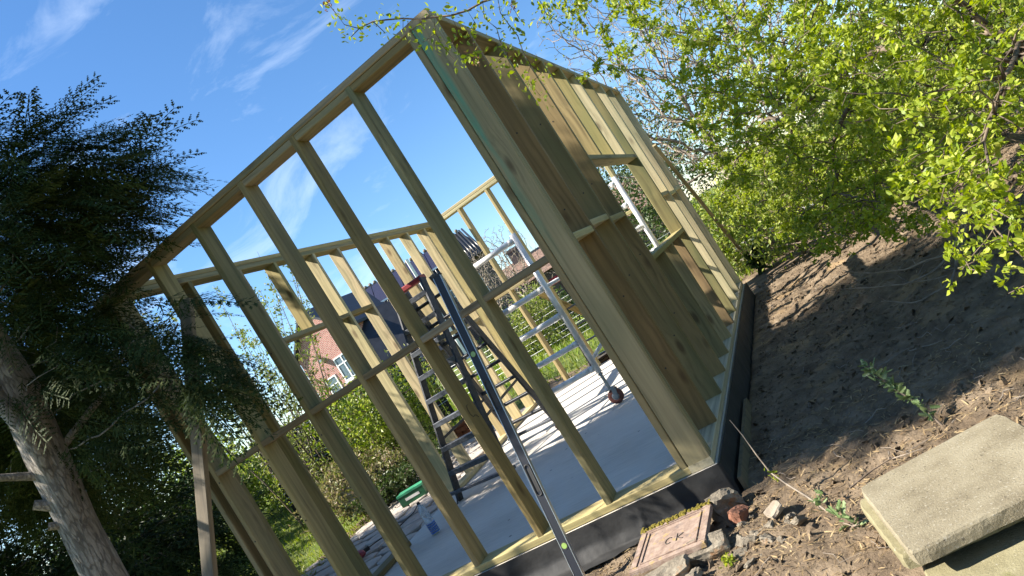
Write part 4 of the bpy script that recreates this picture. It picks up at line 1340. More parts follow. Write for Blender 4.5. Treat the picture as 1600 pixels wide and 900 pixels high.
cypress('cypress_tree', (-10.6, -0.6, 0.1), 'second tall unseen cypress left of the picture, added to shade the dense cypress', [(-10.6, -0.6, 0.1), (-10.6, -0.6, 4), (-10.6, -0.6, 6.5)], 0.2,  # unseen tree added to keep the dense cypress in shade
        [(-10.6, -0.6, 4.2, 1.5, 1.5, 2.3, 6)], 600, 2600, 0.65, 51, ctr=(-10.6, -0.6, 4), lod=2)


# ---- shrubs and bare trees behind
def P(az, dist, z=0.0):
    a = R(az)
    return (CAM.x + dist * math.sin(a), CAM.y + dist * math.cos(a), z)


def shrub(name, label, az, dist, rw, zt, n, size, mat, seed, cat='shrub', group=None, stems=True, zb=None, bare=0):
    rng = np.random.default_rng(seed)
    x, y, _ = P(az, dist)
    g = float(gz(x, y)) if zb is None else zb
    t = empty(name, (x, y, g)); tag(t, label, cat, group)
    h = zt - g
    ells = [(x + rng.normal() * rw * .35, y + rng.normal() * rw * .35, g + h * rng.uniform(.3, .8), rw * rng.uniform(.4, .7), rw * rng.uniform(.4, .7), h * rng.uniform(.18, .34), 1) for _ in range(7)]
    ells.append((x, y, g + h * .45, rw * .8, rw * .8, h * .45, 3))
    A = in_ellipsoids(ells, 420, rng, 0.2)
    nodes, par = colonise(A, [[(x, y, g), (x, y, g + h * .25)]], h * 0.05 + 0.03, h * 0.05 + 0.04, 5, 80, rng, 0.3, 0.03, 3000)
    r, _c = radii(nodes, par, 0.004, 2.4, 0.06)
    branch_mesh('stem', nodes, par, r, M['twig'], t, 4)
    d = twig_dirs(nodes, par)
    thin = np.where(r < 0.02)[0]
    pts = nodes[rng.choice(thin, n)]
    pts = pts + rng.normal(size=pts.shape) * (0.05 * h)
    leafy('foliage', pts, rng.normal(size=pts.shape) + np.array((0, 0, .4)), 1, size, mat, t, rng, 0.5, 0.02, (LEAF4_V, LEAF4_F))
    return t


def bare_tree(name, label, az, dist, base, top, rw, seed, mat='twig_pale', nat=1300, tip=0.004, group=None, buds=0):
    rng = np.random.default_rng(seed)
    x, y, _ = P(az, dist)
    t = empty(name, (x, y, base)); tag(t, label, 'tree', group)
    h = top - base
    ells = [(x, y, base + h * .62, rw, rw, h * .38, 4), (x + rw * .3, y, base + h * .45, rw * .8, rw * .8, h * .3, 2)]
    A = in_ellipsoids(ells, nat, rng)
    nodes, par = colonise(A, [[(x, y, base), (x, y, base + h * .3)]], h * 0.022, h * 0.028, 6, 120, rng, 0.3, 0.03, 7000)
    r, _c = radii(nodes, par, tip, 2.3, 0.16)
    branch_mesh('trunk', nodes, par, r, M[mat], t, 4)
    if buds:
        d = twig_dirs(nodes, par); thin = np.where(r < tip * 3)[0]
        s = rng.choice(thin, buds)
        leafy('leaf_buds', nodes[s], d[s], 1, 0.05, M['hazel'], t, rng, 0.8, 0.03, (LEAF4_V, LEAF4_F))
    return t


# upright hazel rods behind the left wall
def hazel(az, dist, h, n, seed, label):
    rng = np.random.default_rng(seed)
    x, y, _ = P(az, dist); g = float(gz(x, y))
    t = empty('hazel_bush', (x, y, g)); tag(t, label, 'bush')
    b = MB(); pts = []; dr = []
    for k in range(n):
        a = rng.uniform(0, 6.28); lean = rng.uniform(0.05, 0.42)
        hh = h * rng.uniform(.6, 1.05)
        P0 = Vector((x + .25 * math.cos(a), y + .25 * math.sin(a), g))
        pl = []
        for s in np.linspace(0, 1, 9):
            pl.append(P0 + Vector((math.cos(a) * lean * hh * s ** 1.2, math.sin(a) * lean * hh * s ** 1.2, hh * s)) + Vector(noise.noise_vector(Vector((k, s * 3, 0)))) * 0.05)
        b.tube(pl, [0.016 * (1 - .85 * s) for s in np.linspace(0, 1, 9)], 5)
        for q in range(34):
            s = rng.uniform(.12, 1)
            i = min(7, int(s * 8)); f = s * 8 - i
            c = pl[i].lerp(pl[i + 1], f)
            e = c + Vector((rng.normal() * .12, rng.normal() * .12, rng.uniform(0, .16))) * (1.35 - s)
            b.tube([c, e], [0.004, 0.002], 4)
            for m in range(9):
                pp = c.lerp(e, rng.uniform(.1, 1)); pts.append(tuple(pp)); dr.append(tuple((e - c).normalized()))
    b.build('rods', M['twig'], t)
    leafy('foliage', np.array(pts), np.array(dr), 1, 0.06, M['hazel'], t, rng, .9, .03, (LEAF4_V, LEAF4_F))


hazel(-41.3, 12.5, 4.7, 18, 3, 'tall hazel bush with upright rods and pale young leaves behind the left wall')
hazel(-43.9, 13.5, 4.1, 14, 4, 'shorter pale-leaved hazel bush nearer the dark cypress')

shrub('shrub', 'yellow-green laurel bush at the far edge of the lawn, beside the cypress', -48.5, 17.5, 1.6, 2.9, 5000, 0.12, M['laurel'], 61)
shrub('shrub', 'yellow-green bush below the tall hazel rods', -44.2, 16.5, 1.5, 1.9, 5000, 0.10, M['laurel'], 62)
shrub('shrub', 'pinkish budding low shrub on the lawn before the wire fence', -40.2, 11.0, 0.9, 0.95, 4200, 0.06, leafmat('budding_leaf', [(0.10, 0.14, 0.03), (0.22, 0.22, 0.07), (0.34, 0.26, 0.17), (0.15, 0.19, 0.04)], .3), 63)
shrub('shrub', 'bright green bush in front of the pink brick house', -36.6, 11.6, 0.85, 1.75, 5200, 0.07, M['laurel'], 64)
shrub('shrub', 'dark green low plants at the lawn edge below the brick house', -37.8, 10.6, 0.8, 0.42, 4200, 0.06, M['shrub_dark'], 65)
shrub('shrub', 'leafy climber on the fence behind the left wall studs', -34.6, 12.0, 0.9, 1.9, 5200, 0.07, M['laurel'], 66)
shrub('shrub', 'rounded yellow shrub in the garden beyond the back wall', -21.8, 16.0, 0.9, 1.6, 3200, 0.08, M['hazel'], 67)
shrub('shrub', 'dark clipped shrub beyond the wire mesh fence', -19.6, 17.0, 1.1, 1.25, 3200, 0.09, M['shrub_dark'], 68)
shrub('shrub', 'small dark shrub beside the yellow shrub beyond the back wall', -24.2, 17.0, 0.9, 1.5, 2600, 0.08, M['shrub_dark'], 69)
shrub('ivy_tree', 'ivy-clad dark evergreen tree seen through the window opening', -9.0, 17.0, 2.3, 4.2, 11000, 0.10, M['shrub_dark'], 70, 'tree')
bare_tree('bare_tree', 'bare pale winter tree rising above the far brown roof', -21.3, 27, 0, 4.6, 1.5, 71, nat=700, tip=0.007)
bare_tree('bare_tree', 'second bare tree left of the far chimney', -23.6, 30, 0, 4.9, 1.7, 72, nat=600, tip=0.008)
bare_tree('bare_tree', 'large grey bare tree with fine twigs behind the far end of the right wall', -3.0, 11.5, 0.0, 5.4, 2.1, 73, nat=2600, tip=0.004, buds=1500)
bare_tree('bare_tree', 'bare twiggy tree behind the hawthorn', 2.5, 10.5, 0.1, 4.6, 1.9, 74, nat=1600, tip=0.004, buds=2500)
for k, (az, ds, rw, zt, nn, m_, lab) in enumerate([
    (-6.0, 11.8, 0.9, 1.35, 5200, 'laurel', 'low green hedge bush just beyond the far end of the right wall'),
    (-1.5, 10.6, 1.2, 1.5, 5000, 'laurel', 'bright hedge bush behind the far soil bank'),
    (3.0, 9.8, 1.2, 1.6, 5000, 'laurel', 'hedge bush in the middle of the bank behind the hawthorn'),
    (8.0, 9.6, 1.3, 1.7, 5000, 'laurel', 'dark hedge bush behind the hawthorn trunk'),
    (13.0, 8.6, 1.4, 2.2, 6500, 'laurel', 'hedge bush at the right edge behind the hawthorn'),
    (18.5, 8.2, 1.4, 2.2, 5000, 'shrub_dark', 'last dark hedge bush past the right edge')]):
    shrub('hedge_bush', lab, az, ds, rw, zt, nn, 0.07, M[m_], 80 + k, 'hedge')


for k, (az, ds, zt, lab) in enumerate([(-53.5, 15.0, 2.3, 'dark hedge bush closing the lawn behind the cypress trunk'), (-58.5, 13.5, 2.4, 'dark hedge bush at the far left edge'), (-64.0, 12.5, 2.4, 'last dark hedge bush past the left edge')]):
    shrub('hedge_bush', lab, az, ds, 1.8, zt, 7000, 0.13, M['shrub_dark'], 140 + k, 'hedge')
# unseen tall evergreens added behind the photographer to hold back sky light
for k, (x, y, lab) in enumerate([(-1.2, -7.6, 'left of the two unseen evergreen bushes added behind the photographer to cut sky light'), (2.4, -7.4, 'right of the two unseen evergreen bushes added behind the photographer to cut sky light'), (5.6, -4.6, 'unseen evergreen bush added on the right behind the photographer to cut sky light')]):
    ddx, ddy = x - CAM.x, y - CAM.y
    shrub('added_evergreen', lab, math.degrees(math.atan2(ddx, ddy)), math.hypot(ddx, ddy), 1.9, 5.2, 6000, 0.2, M['shrub_dark'], 120 + k, 'bush', zb=-0.2)


# ---- small plants on the soil
def sprig(name, label, pts, r, leaves, size, mat, seed, cat='plant', twigmat='twig', tmpl=(LEAF_V, LEAF_F)):
    rng = np.random.default_rng(seed)
    t = empty(name, pts[0]); tag(t, label, cat)
    b = MB(); b.tube(pts, [r * (1 - .6 * i / (len(pts) - 1)) for i in range(len(pts))], 6)
    b.build('stem', M[twigmat], t)
    if leaves:
        A = []; D = []
        for i in range(leaves):
            s = rng.uniform(.15, 1) * (len(pts) - 1); k = min(int(s), len(pts) - 2)
            A.append(Vector(pts[k]).lerp(Vector(pts[k + 1]), s - k)); D.append(rng.normal(size=3) + np.array((0, 0, .6)))
        leafy('leaves', np.array([tuple(a) for a in A]), np.array(D), 1, size, mat, t, rng, 0.3, 0.012, tmpl)
    return t


HV = [(0, 0, 0)]
for k in range(1, 8):
    HV.append(((0.30 if k % 2 else 0.17) * (1 - 0.06 * k), k / 8, 0.06 if k % 2 else 0.0))
HV.append((0, 1.05, 0))
for k in range(7, 0, -1):
    HV.append((-(0.30 if k % 2 else 0.17) * (1 - 0.06 * k), k / 8, 0.06 if k % 2 else 0.0))
HOLLY = (np.array(HV), np.array([(0, 1, 2), (0, 2, 3), (0, 3, 4), (0, 4, 5), (0, 5, 6), (0, 6, 7), (0, 7, 8), (0, 8, 9), (0, 9, 10), (0, 10, 11), (0, 11, 12), (0, 12, 13), (0, 13, 14), (0, 14, 15)]))
sprig('holly_seedling', 'young holly seedling with pale spiny leaves beside the paving slabs', [(1.10, -0.34, -0.2), (1.06, -0.24, -0.08), (1.0, -0.16, 0.02), (0.965, -0.12, 0.10), (0.95, -0.1, 0.15)], 0.006, 95, 0.044, M['holly'], 5, tmpl=HOLLY)
sprig('holly_seedling', 'small holly sprig at the left corner of the paving slabs', [(0.62, -0.88, -0.2), (0.58, -0.84, -0.15), (0.55, -0.80, -0.12)], 0.004, 12, 0.05, M['holly'], 6, tmpl=HOLLY)
sprig('bare_stick', 'thin bare pale stick with one green tuft rising from the soil', [(0.50, -0.62, -0.21), (0.43, -0.50, -0.15), (0.36, -0.40, -0.10), (0.315, -0.36, -0.03), (0.30, -0.34, 0.07), (0.285, -0.30, 0.17), (0.265, -0.27, 0.26)], 0.0055, 0, 0, None, 7, 'stick', 'twig_pale')
sprig('weed', 'green tuft of leaves at the knee of the thin bare stick', [(0.335, -0.375, -0.10), (0.318, -0.36, -0.05), (0.31, -0.35, -0.01)], 0.002, 20, 0.022, M['haw'], 8)
sprig('weed', 'leafy weed at the root of the thin bare stick', [(0.47, -0.60, -0.20), (0.46, -0.56, -0.17), (0.50, -0.55, -0.15)], 0.003, 22, 0.036, M['holly'], 9)
sprig('weed', 'tiny green weed between the stones below the manhole cover', [(0.02, -0.76, -0.2), (0.02, -0.75, -0.17), (0.03, -0.76, -0.15)], 0.003, 34, 0.026, M['haw'], 10)
sprig('weed', 'dark green grass clump at the foot of the far prop', [(0.22, 7.0, -0.1), (0.22, 7.0, 0.06), (0.24, 7.0, 0.16)], 0.006, 160, 0.16, M['shrub_dark'], 12)
sprig('twig', 'long thin twig lying over the soil near the far prop', [(0.35, 7.1, 0.12), (0.7, 6.2, 0.12), (1.0, 5.4, 0.10), (1.3, 4.7, 0.14)], 0.012, 0, 0, None, 13, 'twig', 'twig')
sprig('brown_twig', 'short brown twig lying in the straw before the slabs', [(0.62, -0.52, -0.185), (0.74, -0.45, -0.18), (0.85, -0.42, -0.175)], 0.006, 0, 0, None, 14, 'twig', 'twig')

# thin leaves of dry grass, chips and pebbles over the soil
def twig_litter():
    rng = np.random.default_rng(29)
    b = MB()
    for k in range(150):
        x, y = rng.uniform(-0.3, 2.4), rng.uniform(-1.8, 4.5)
        if (x < 0.2 and y > -0.2) or (0.68 < x < 1.45 and -1.75 < y < -0.78) or (x < -0.02 and y > -0.7): continue
        a = rng.uniform(0, 6.28); L = rng.uniform(.05, .22); p = []
        for s_ in np.linspace(0, 1, 4):
            xx, yy = x + math.cos(a) * L * s_, y + math.sin(a) * L * s_
            zz = float(gz(xx, yy)) + 0.045 * fbm(xx, yy, 1.7, 3) + 0.026 * noise.noise(Vector((xx * 9, yy * 9, 0))) + 0.012 + 0.01 * rng.random()
            p.append((xx, yy, zz)); a += rng.normal() * .3
        r = rng.uniform(.0012, .0038)
        b.tube(p, [r, r, r * .8, r * .5], 5)
    o = b.build('twig_litter', M['twig_pale'])
    tag(o, 'thin broken twigs scattered over the soil', 'twigs', kind='stuff')


twig_litter()


def litter():
    rng = np.random.default_rng(17)
    n = 30000
    x = rng.uniform(-1.0, 3.0, n); y = rng.uniform(-2.2, 6.5, n)
    near = rng.random(n) < 0.5
    x[near] = rng.uniform(-0.9, 1.5, near.sum()); y[near] = rng.uniform(-1.6, 0.6, near.sum())
    ok = ~((x < 0.12) & (y > -0.12)) & ~((x > -0.52) & (x < -0.05) & (y > -.66) & (y < -.22)) & ~((x > .72) & (x < 1.42) & (y > -1.7) & (y < -.82))
    x, y = x[ok], y[ok]
    z = gz(x, y)
    zz = np.array([0.045 * fbm(a, b_, 1.7, 3) + 0.026 * noise.noise(Vector((a * 9, b_ * 9, 0))) + 0.014 * noise.noise(Vector((a * 23, b_ * 23, 5))) for a, b_ in zip(x, y)])
    P_ = np.stack([x, y, z + zz + 0.004], 1)
    ang = rng.uniform(0, 6.28, len(P_)); tl = rng.normal(size=len(P_)) * 0.22
    Dd = np.stack([np.cos(ang), np.sin(ang), tl], 1)
    X, Y, Z = frames(Dd, rng, (0, 0, 1))
    TV = np.array([(0.05, 0, 0), (0.075, .4, .05), (0.02, 1, 0.02), (-0.03, 1, 0.0), (-.06, .45, .04), (-0.04, 0, 0)])
    TF = np.array([(0, 1, 4, 5), (1, 2, 3, 4)])
    V, F = stamp(P_, X, Y, Z, 0.010 + 0.042 * rng.random(len(P_)) ** 3.0, TV, TF)
    o = fast_mesh('dry_grass', V, F, M['straw'])
    tag(o, 'dry straw and chips scattered over the soil', 'straw', kind='stuff')
    # clods and pebbles
    k = 15000
    x = rng.uniform(-0.9, 3.0, k); y = rng.uniform(-2.0, 6.5, k)
    ok = ~((x < 0.12) & (y > -0.12)) & ~((x > -0.54) & (x < -0.03) & (y > -.66) & (y < -.22)) & ~((x > .72) & (x < 1.42) & (y > -1.7) & (y < -.82))
    x, y = x[ok], y[ok]
    zz = np.array([0.045 * fbm(a, b_, 1.7, 3) + 0.026 * noise.noise(Vector((a * 9, b_ * 9, 0))) for a, b_ in zip(x, y)])
    P_ = np.stack([x, y, gz(x, y) + zz], 1)
    TV = np.array([(1, 0, 0), (-1, 0, 0), (0, 1, 0), (0, -1, 0), (0, 0, .7), (0, 0, -.7), (.6, .6, .35), (-.6, .55, .4), (-.5, -.65, .35), (.6, -.5, .4)]) * .5
    TF = np.array([(0, 6, 9), (6, 2, 7), (7, 1, 8), (8, 3, 9), (4, 9, 6), (4, 6, 7), (4, 7, 8), (4, 8, 9), (0, 2, 6), (2, 1, 7), (1, 3, 8), (3, 0, 9)])
    X, Y, Z = frames(rng.normal(size=P_.shape), rng)
    s = np.minimum(0.010 / rng.random(len(P_)) ** 0.5, 0.06)
    V, F = stamp(P_, X, Y, Z, s, TV, TF)
    o = fast_mesh('soil_clods', V, F, M['soil'])
    tag(o, 'clods and pebbles lying loose on the soil', 'clods', kind='stuff')


litter()


# ------------------------------------------------------------------ lawn
def lawn():
    rng = np.random.default_rng(23)
    def blades(n, xr, yr, size, name, lab, fn=None):
        x = rng.uniform(*xr, n); y = rng.uniform(*yr, n)
        if fn is not None:
            k = fn(x, y); x, y = x[k], y[k]
        P_ = np.stack([x, y, gz(x, y) - 0.01], 1)
        D = np.stack([rng.normal(size=len(x)) * .4, rng.normal(size=len(x)) * .4, np.ones(len(x))], 1)
        X, Y, Z = frames(D, rng)
        TV = np.array([(0.09, 0, 0), (0.06, .55, .05), (0, 1, .2), (-.06, .55, .05), (-.09, 0, 0)])
        TF = np.array([(0, 1, 4), (1, 3, 4), (1, 2, 3)])
        V, F = stamp(P_, X, Y, Z, size * rng.uniform(.5, 1.4, len(x)), TV, TF)
        o = fast_mesh(name, V, F, M['grass'])
        tag(o, lab, 'grass', kind='stuff')
    blades(42000, (-15, -5.6), (2.0, 13.5), 0.065, 'lawn_grass', 'mown grass of the lawn left of the building')
    blades(26000, (-9, 3), (7.2, 20), 0.11, 'back_grass', 'grass behind the building')


lawn()

# planks lying on the lawn
for k, (a, b_, w_, lab) in enumerate([((-8.6, 7.0), (-6.2, 7.95), 0.14, 'pale plank lying on the lawn nearest the cypress'), ((-8.9, 7.9), (-6.6, 8.5), 0.10, 'second pale plank lying further back on the lawn'),
                                      ((-6.3, 6.7), (-5.2, 7.1), 0.12, 'short pale batten on the grass behind the left wall')]):
    za, zb_ = float(gz(*a)), float(gz(*b_))
    o = beam('lawn_plank', (a[0], a[1], za + .07), (b_[0], b_[1], zb_ + .07), (0, 0, 1), 0.09, w_, M['timber_pale'])
    tag(o, lab, 'plank')


# loose stack of bricks and a dark timber pile by the back corner
bk = empty('brick_stack', (-5.3, 6.4, -0.05)); tag(bk, 'small stack of old red bricks behind the left wall', 'bricks')
bmx = simple('loose_brick', (0.30, 0.12, 0.07), 0.9, var=0.4, scale=4)
for r_ in range(4):
    for c_ in range(4):
        b = MB(); q = Matrix.Translation((-5.6 + .235 * c_ + .1 * (r_ % 2) + random.uniform(-.015, .015), 6.4 + random.uniform(-.02, .02), -0.06 + .072 * r_)) @ Matrix.Rotation(random.uniform(-.08, .08), 4, 'Z')
        b.box(-.107, .107, -.05, .05, 0, .066, q); b.build('brick', bmx, bk)
for k in range(6):
    o = beam('old_board', (-3.15 + .12 * k, 6.35 + .1 * (k % 3), -0.12 + .05 * (k // 2)), (-2.25 + .1 * k, 6.9 + .12 * (k % 2), -0.10 + .05 * (k // 2)), (0, 0, 1), 0.035, 0.14, simple('old_board%d' % k, (0.09, 0.075, 0.06), .9, var=.4))
    tag(o, 'dark weathered board in the loose pile beyond the back wall', 'board', 'board pile beyond the back wall')

pth = MB(); pth.box(-0.6, 2.2, 8.15, 8.75, -0.2, 0.22, None)
tag(pth.build('garden_path', M['concrete']), kind='structure')

# ------------------------------------------------------------------ fences
def wire_fence(name, label, a, b_, h, nb, dark=False, vs=0.09, hs=0.12):
    a, b_ = Vector(a), Vector(b_)
    t = empty(name, a); tag(t, label, 'fence')
    for k in range(nb + 1):
        p = a.lerp(b_, k / nb)
        m = MB(); m.tube([(p.x, p.y, p.z - .2), (p.x, p.y, p.z + h + .05)], 0.025, 8); m.build('fence_post', M['rubber'] if dark else M['steel'], t)
    L = (b_ - a).length
    for k in range(nb):
        m = MB(); p, q = a.lerp(b_, k / nb), a.lerp(b_, (k + 1) / nb)
        n1 = int(L / nb / vs)
        for i in range(1, n1):
            c = p.lerp(q, i / n1); m.tube([c, c + Vector((0, 0, h))], 0.0028, 3, False)
        for i in range(int(h / hs) + 1):
            m.tube([p + Vector((0, 0, i * hs)), q + Vector((0, 0, i * hs))], 0.0032, 3, False)
        m.build('wire_mesh', M['steel'], t)
    return t


wire_fence('mesh_fence', 'green garden wire mesh fence across the grass behind the back wall', (-7.5, 10.6, 0.03), (-0.5, 10.2, 0.02), 1.0, 4)
# dark wired screen fence behind the shrubs
a_, c_ = P(-45, 14.5), P(-31, 14.5)
ft = empty('screen_fence', (a_[0], a_[1], 0.1)); tag(ft, 'dark stained board fence with pale strained wires behind the shrubs', 'fence')
dk = simple('dark_fence', (0.018, 0.018, 0.018), 0.8, var=.3)
n_ = 26
for k in range(n_):
    p = Vector(a_).lerp(Vector(c_), k / n_); q = Vector(a_).lerp(Vector(c_), (k + .93) / n_)
    g = float(gz(p.x, p.y))
    beam('fence_board', (0.5 * (p.x + q.x), 0.5 * (p.y + q.y), g - .1), (0.5 * (p.x + q.x), 0.5 * (p.y + q.y), g + 1.62 + random.uniform(-.01, .01)), (q - p), (q - p).length, 0.02, dk, ft)
for k in range(12):
    z = 0.35 + .1 * k
    nn = Vector((CAM.x - a_[0], CAM.y - a_[1], 0)).normalized() * .06
    g = float(gz(a_[0], a_[1]))
    m = MB(); m.tube([Vector((a_[0], a_[1], g + z)) + nn, Vector((c_[0], c_[1], g + z + random.uniform(-.05, .05))) + nn], 0.006, 4); m.build('strained_wire', M['silver'], ft)


# ------------------------------------------------------------------ houses beyond
def brickmat(name, c1, c2, mortar, s=1.0):
    m, N, L, B = newmat(name)
    tc = N.new('ShaderNodeTexCoord'); br = N.new('ShaderNodeTexBrick')
    mp_ = N.new('ShaderNodeMapping'); mp_.inputs['Rotation'].default_value = (R(90), 0, 0)
    L.new(tc.outputs['Object'], mp_.inputs['Vector']); L.new(mp_.outputs[0], br.inputs['Vector'])
    br.inputs['Color1'].default_value = (*c1, 1); br.inputs['Color2'].default_value = (*c2, 1); br.inputs['Mortar'].default_value = (*mortar, 1)
    br.inputs['Scale'].default_value = 2.2 * s; br.inputs['Mortar Size'].default_value = 0.03; br.inputs['Bias'].default_value = 0.1
    br.inputs['Brick Width'].default_value = 0.5; br.inputs['Row Height'].default_value = 0.17
    nz = N.new('ShaderNodeTexNoise'); nz.inputs['Scale'].default_value = 7; nz.inputs['Detail'].default_value = 6
    L.new(tc.outputs['Object'], nz.inputs['Vector'])
    mi = N.new('ShaderNodeMix'); mi.data_type = 'RGBA'; mi.blend_type = 'MULTIPLY'; mi.inputs['Factor'].default_value = .6
    rr = ramp(N, [(.3, (.55, .5, .5)), (.7, (1, 1, 1))]); L.new(nz.outputs['Fac'], rr.inputs['Fac'])
    L.new(br.outputs['Color'], mi.inputs['A']); L.new(rr.outputs['Color'], mi.inputs['B'])
    L.new(mi.outputs['Result'], B.inputs['Base Color']); B.inputs['Roughness'].default_value = .9
    return m


pinkbrick = brickmat('pink_brick', (0.46, 0.17, 0.13), (0.34, 0.10, 0.08), (0.48, 0.38, 0.33))
brownbrick = brickmat('brown_brick', (0.16, 0.10, 0.085), (0.11, 0.075, 0.065), (0.2, 0.17, 0.15))
slate = simple('dark_roof', (0.018, 0.021, 0.028), 0.5, var=.25, scale=3)
pantile = simple('black_pantile', (0.03, 0.03, 0.03), 0.28, var=.25, scale=4)
brownroof = simple('brown_tile', (0.20, 0.125, 0.09), 0.8, var=.35, scale=6)
panelm = simple('solar_panel', (0.035, 0.032, 0.055), 0.2, var=.1)
glass = simple('window_glass', (0.10, 0.14, 0.17), 0.08, var=.2)


def local_frame(az, dist, turn=0):
    """origin on the bearing az; local x to the right as seen from the camera, local y away"""
    a = R(az); o = Vector(P(az, dist))
    t = R(turn)
    y = Vector((math.sin(a + t), math.cos(a + t), 0)); x = Vector((y.y, -y.x, 0))
    return Matrix(((x.x, y.x, 0, o.x), (x.y, y.y, 0, o.y), (0, 0, 1, 0), (0, 0, 0, 1)))


def obj_in(name, mb, mat, frame_m, parent, smooth=False):
    o = mb.build(name, mat, None, smooth)
    o.matrix_basis = frame_m
    put(o, parent)
    return o


def window(house, Fm, x0, x1, z0, z1, y, bars=1):
    m = MB()
    fw = .07
    m.box(x0, x1, y - .05, y + .02, z0, z0 + fw); m.box(x0, x1, y - .05, y + .02, z1 - fw, z1)
    m.box(x0, x0 + fw, y - .05, y + .02, z0 + fw, z1 - fw); m.box(x1 - fw, x1, y - .05, y + .02, z0 + fw, z1 - fw)
    for k in range(bars):
        c = x0 + (x1 - x0) * (k + 1) / (bars + 1)
        m.box(c - .035, c + .035, y - .045, y + .02, z0 + fw, z1 - fw)
    m.box(x0 + fw, x1 - fw, y - .04, y + .02, z1 - .45, z1 - .39)
    w = obj_in('window', m, M['white'], Fm, house)
    g = MB(); g.box(x0 + fw, x1 - fw, y - .012, y - .004, z0 + fw, z1 - fw); obj_in('pane', g, glass, Fm, w)
    s = MB(); s.box(x0 - .1, x1 + .1, y - .14, y + .01, z0 - .09, z0 - .002); obj_in('sill', s, M['white'], Fm, w)


# pink brick house: gable towards the garden
hA = empty('brick_house', P(-36.4, 36)); tag(hA, 'pink brick house with dark gable roof and white windows beyond the hazel', 'house')
Fa = local_frame(-36.2, 36, 42)
g0 = 0.0
w = MB(); xl, xr, ye, hE, hR = -2.6, 1.5, 7.5, 5.0, 6.75
xm = -0.75
w.add([(xl, 0, g0), (xr, 0, g0), (xr, ye, g0), (xl, ye, g0), (xl, 0, hE), (xr, 0, hE), (xr, ye, hE), (xl, ye, hE), (xm, 0, hR), (xm, ye, hR)],
      [(0, 1, 5, 8, 4), (1, 2, 6, 5), (2, 3, 7, 9, 6), (3, 0, 4, 7)])
obj_in('wall', w, pinkbrick, Fa, hA)
rf = MB()
for (x1_, z1_) in ((xl - .25, hE - .22), (xr + .25, hE - .18)):
    s = -1 if x1_ < xm else 1
    rf.add([(xm, -.25, hR + .02), (x1_, -.25, z1_), (x1_, ye, z1_), (xm, ye, hR + .02), (xm, -.25, hR + .17), (x1_, -.25, z1_ + .15), (x1_, ye, z1_ + .15), (xm, ye, hR + .17)],
           [(0, 1, 2, 3), (4, 7, 6, 5), (0, 4, 5, 1), (1, 5, 6, 2), (2, 6, 7, 3)])
obj_in('roof', rf, slate, Fa, hA)
window(hA, Fa, -0.55, 0.5, 2.75, 4.05, 0, 1)
window(hA, Fa, -1.75, -0.95, 1.0, 3.4, 0, 0)
m = MB(); m.box(-1.2, -0.95, -.3, -.01, 4.2, 4.38); obj_in('wall_lamp', m, M['steel'], Fa, hA)

# low black-roofed wing to its right
hW = empty('black_roofed_barn', P(-32.5, 34)); tag(hW, 'black-roofed outbuilding between the pink house and the house with solar panels', 'building')
Fw_ = local_frame(-32.4, 33, -6)
m = MB(); m.box(-1.25, 2.6, 0.4, 6, 0, 1.75); obj_in('wall', m, brownbrick, Fw_, hW)
m = MB(); m.add([(-1.35, -.1, 1.55), (2.7, -.1, 1.55), (2.7, 3.2, 5.0), (-1.35, 3.2, 5.35), (-1.35, 6.2, 1.6), (2.7, 6.2, 1.6)], [(0, 1, 2, 3), (3, 2, 5, 4), (0, 3, 4), (1, 5, 2)]); obj_in('roof', m, slate, Fw_, hW)
m = MB(); m.box(2.55, 2.68, -.22, -.1, 0, 6.0); obj_in('downpipe', m, M['white'], Fw_, hW)

# house with black pantiles and solar panels
hB = empty('tiled_house', P(-28, 34)); tag(hB, 'brown brick house with ribbed black roof carrying solar panels', 'house')
Fb = local_frame(-28.3, 37, 4)
m = MB(); m.box(-4.4, 3.9, 0.5, 8, 0, 4.9); obj_in('wall', m, brownbrick, Fb, hB)
y0, z0, y1, z1 = 0.0, 4.75, 3.2, 6.75
m = MB(); m.add([(-4.7, y0, z0), (4.2, y0, z0), (3.4, y1, z1), (-4.3, y1, z1), (4.2, 8.3, z0), (-4.7, 8.3, z0)], [(0, 1, 2, 3), (3, 2, 4, 5), (1, 4, 2), (0, 3, 5)])
rfB = obj_in('roof', m, pantile, Fb, hB)
m = MB()
for k in range(46):
    x = -4.6 + k * .19
    xt = x * .93 - .05
    if x < 4.1: m.tube([(x, y0 - .03, z0 + .03), (xt, y1, z1 + .04)], 0.062, 6)
ob = obj_in('pantile_ribs', m, pantile, Fb, rfB, True); ob['kind'] = 'stuff'
m = MB()
for k in range(26):
    x = -4.2 + k * .3
    m.tube([(x, y1 - .1, z1 + .1), (x, y1 + .1, z1 + .1)], .1, 8)
ob = obj_in('ridge_tiles', m, M['stone'], Fb, rfB, True); ob['kind'] = 'stuff'
sl_ = (z1 - z0) / (y1 - y0)
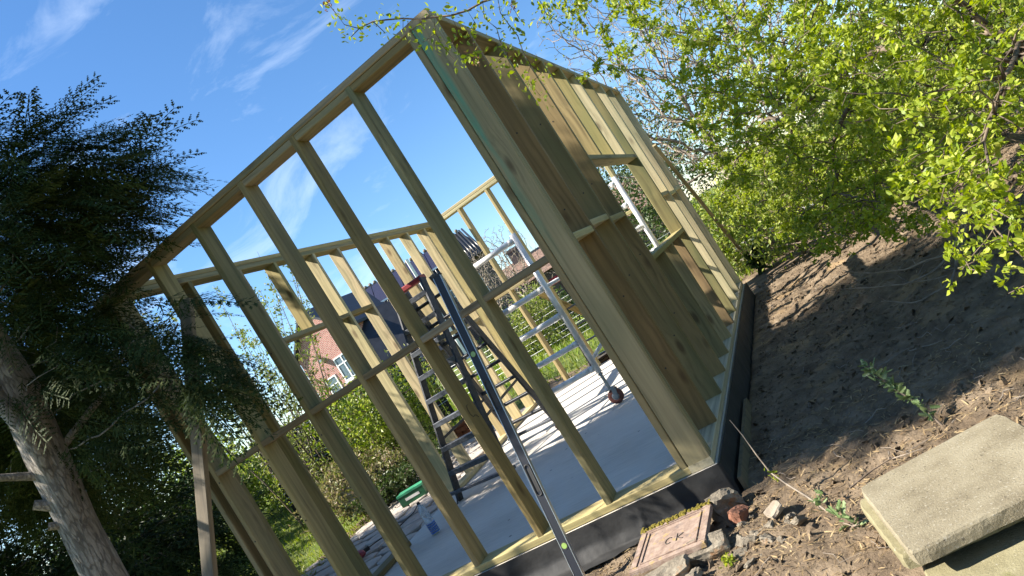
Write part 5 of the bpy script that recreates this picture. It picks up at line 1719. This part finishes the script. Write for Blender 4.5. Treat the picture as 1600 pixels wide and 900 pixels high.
for i in range(4):
    for j in range(1):
        xa = -4.05 + 1.72 * i
        ya, yb = 0.85, 2.85
        zz = lambda y: z0 + (y - y0) * sl_ + .13
        m = MB(); m.add([(xa, ya, zz(ya)), (xa + 1.68, ya, zz(ya)), (xa + 1.68, yb, zz(yb)), (xa, yb, zz(yb)), (xa, ya, zz(ya) + .05), (xa + 1.68, ya, zz(ya) + .05), (xa + 1.68, yb, zz(yb) + .05), (xa, yb, zz(yb) + .05)], [(3, 2, 1, 0), (4, 5, 6, 7), (0, 1, 5, 4), (1, 2, 6, 5), (2, 3, 7, 6), (3, 0, 4, 7)])
        pn = obj_in('solar_panel', m, panelm, Fb, rfB)
        m = MB(); m.box(xa, xa + 1.68, ya - .03, ya - .001, zz(ya) - .02, zz(ya) + .07); obj_in('panel_frame', m, M['silver'], Fb, pn)
for (x0, x1) in ((1.2, 1.9), (2.4, 3.1), (-0.6, 0.1)):
    window(hB, Fb, x0, x1, 2.4, 4.0, 0.5, 1)

# far brown-roofed house with chimney
hC = empty('far_house', P(-20.5, 46)); tag(hC, 'far house with long brown tiled roof and brick chimney', 'house')
Fc = local_frame(-20.6, 46, 6)
m = MB(); m.box(-4.2, 5.2, 0.4, 7, 0, 2.5); obj_in('wall', m, brownbrick, Fc, hC)
m = MB(); m.add([(-4.6, 0, 2.35), (5.6, 0, 2.35), (5.2, 3.6, 4.15), (-4.2, 3.6, 4.15), (5.6, 7.3, 2.35), (-4.6, 7.3, 2.35)], [(0, 1, 2, 3), (3, 2, 4, 5), (1, 4, 2), (0, 3, 5)]); rc = obj_in('roof', m, brownroof, Fc, hC)
m = MB(); m.box(-.5, .5, 3.2, 4.0, 3.7, 5.05); m.box(-.58, .58, 3.12, 4.08, 4.85, 4.97); obj_in('chimney', m, brownbrick, Fc, rc)
hD = empty('far_house', P(-10, 48)); tag(hD, 'distant brown-roofed house glimpsed through the window opening', 'house')
Fd = local_frame(-11.5, 48, 0)
m = MB(); m.box(-4, 4, .4, 7, 0, 2.6); obj_in('wall', m, pinkbrick, Fd, hD)
m = MB(); m.add([(-4.4, 0, 2.5), (4.4, 0, 2.5), (4.2, 3.6, 4.9), (-4.2, 3.6, 4.9), (4.4, 7.3, 2.5), (-4.4, 7.3, 2.5)], [(0, 1, 2, 3), (3, 2, 4, 5), (1, 4, 2), (0, 3, 5)]); obj_in('roof', m, brownroof, Fd, hD)
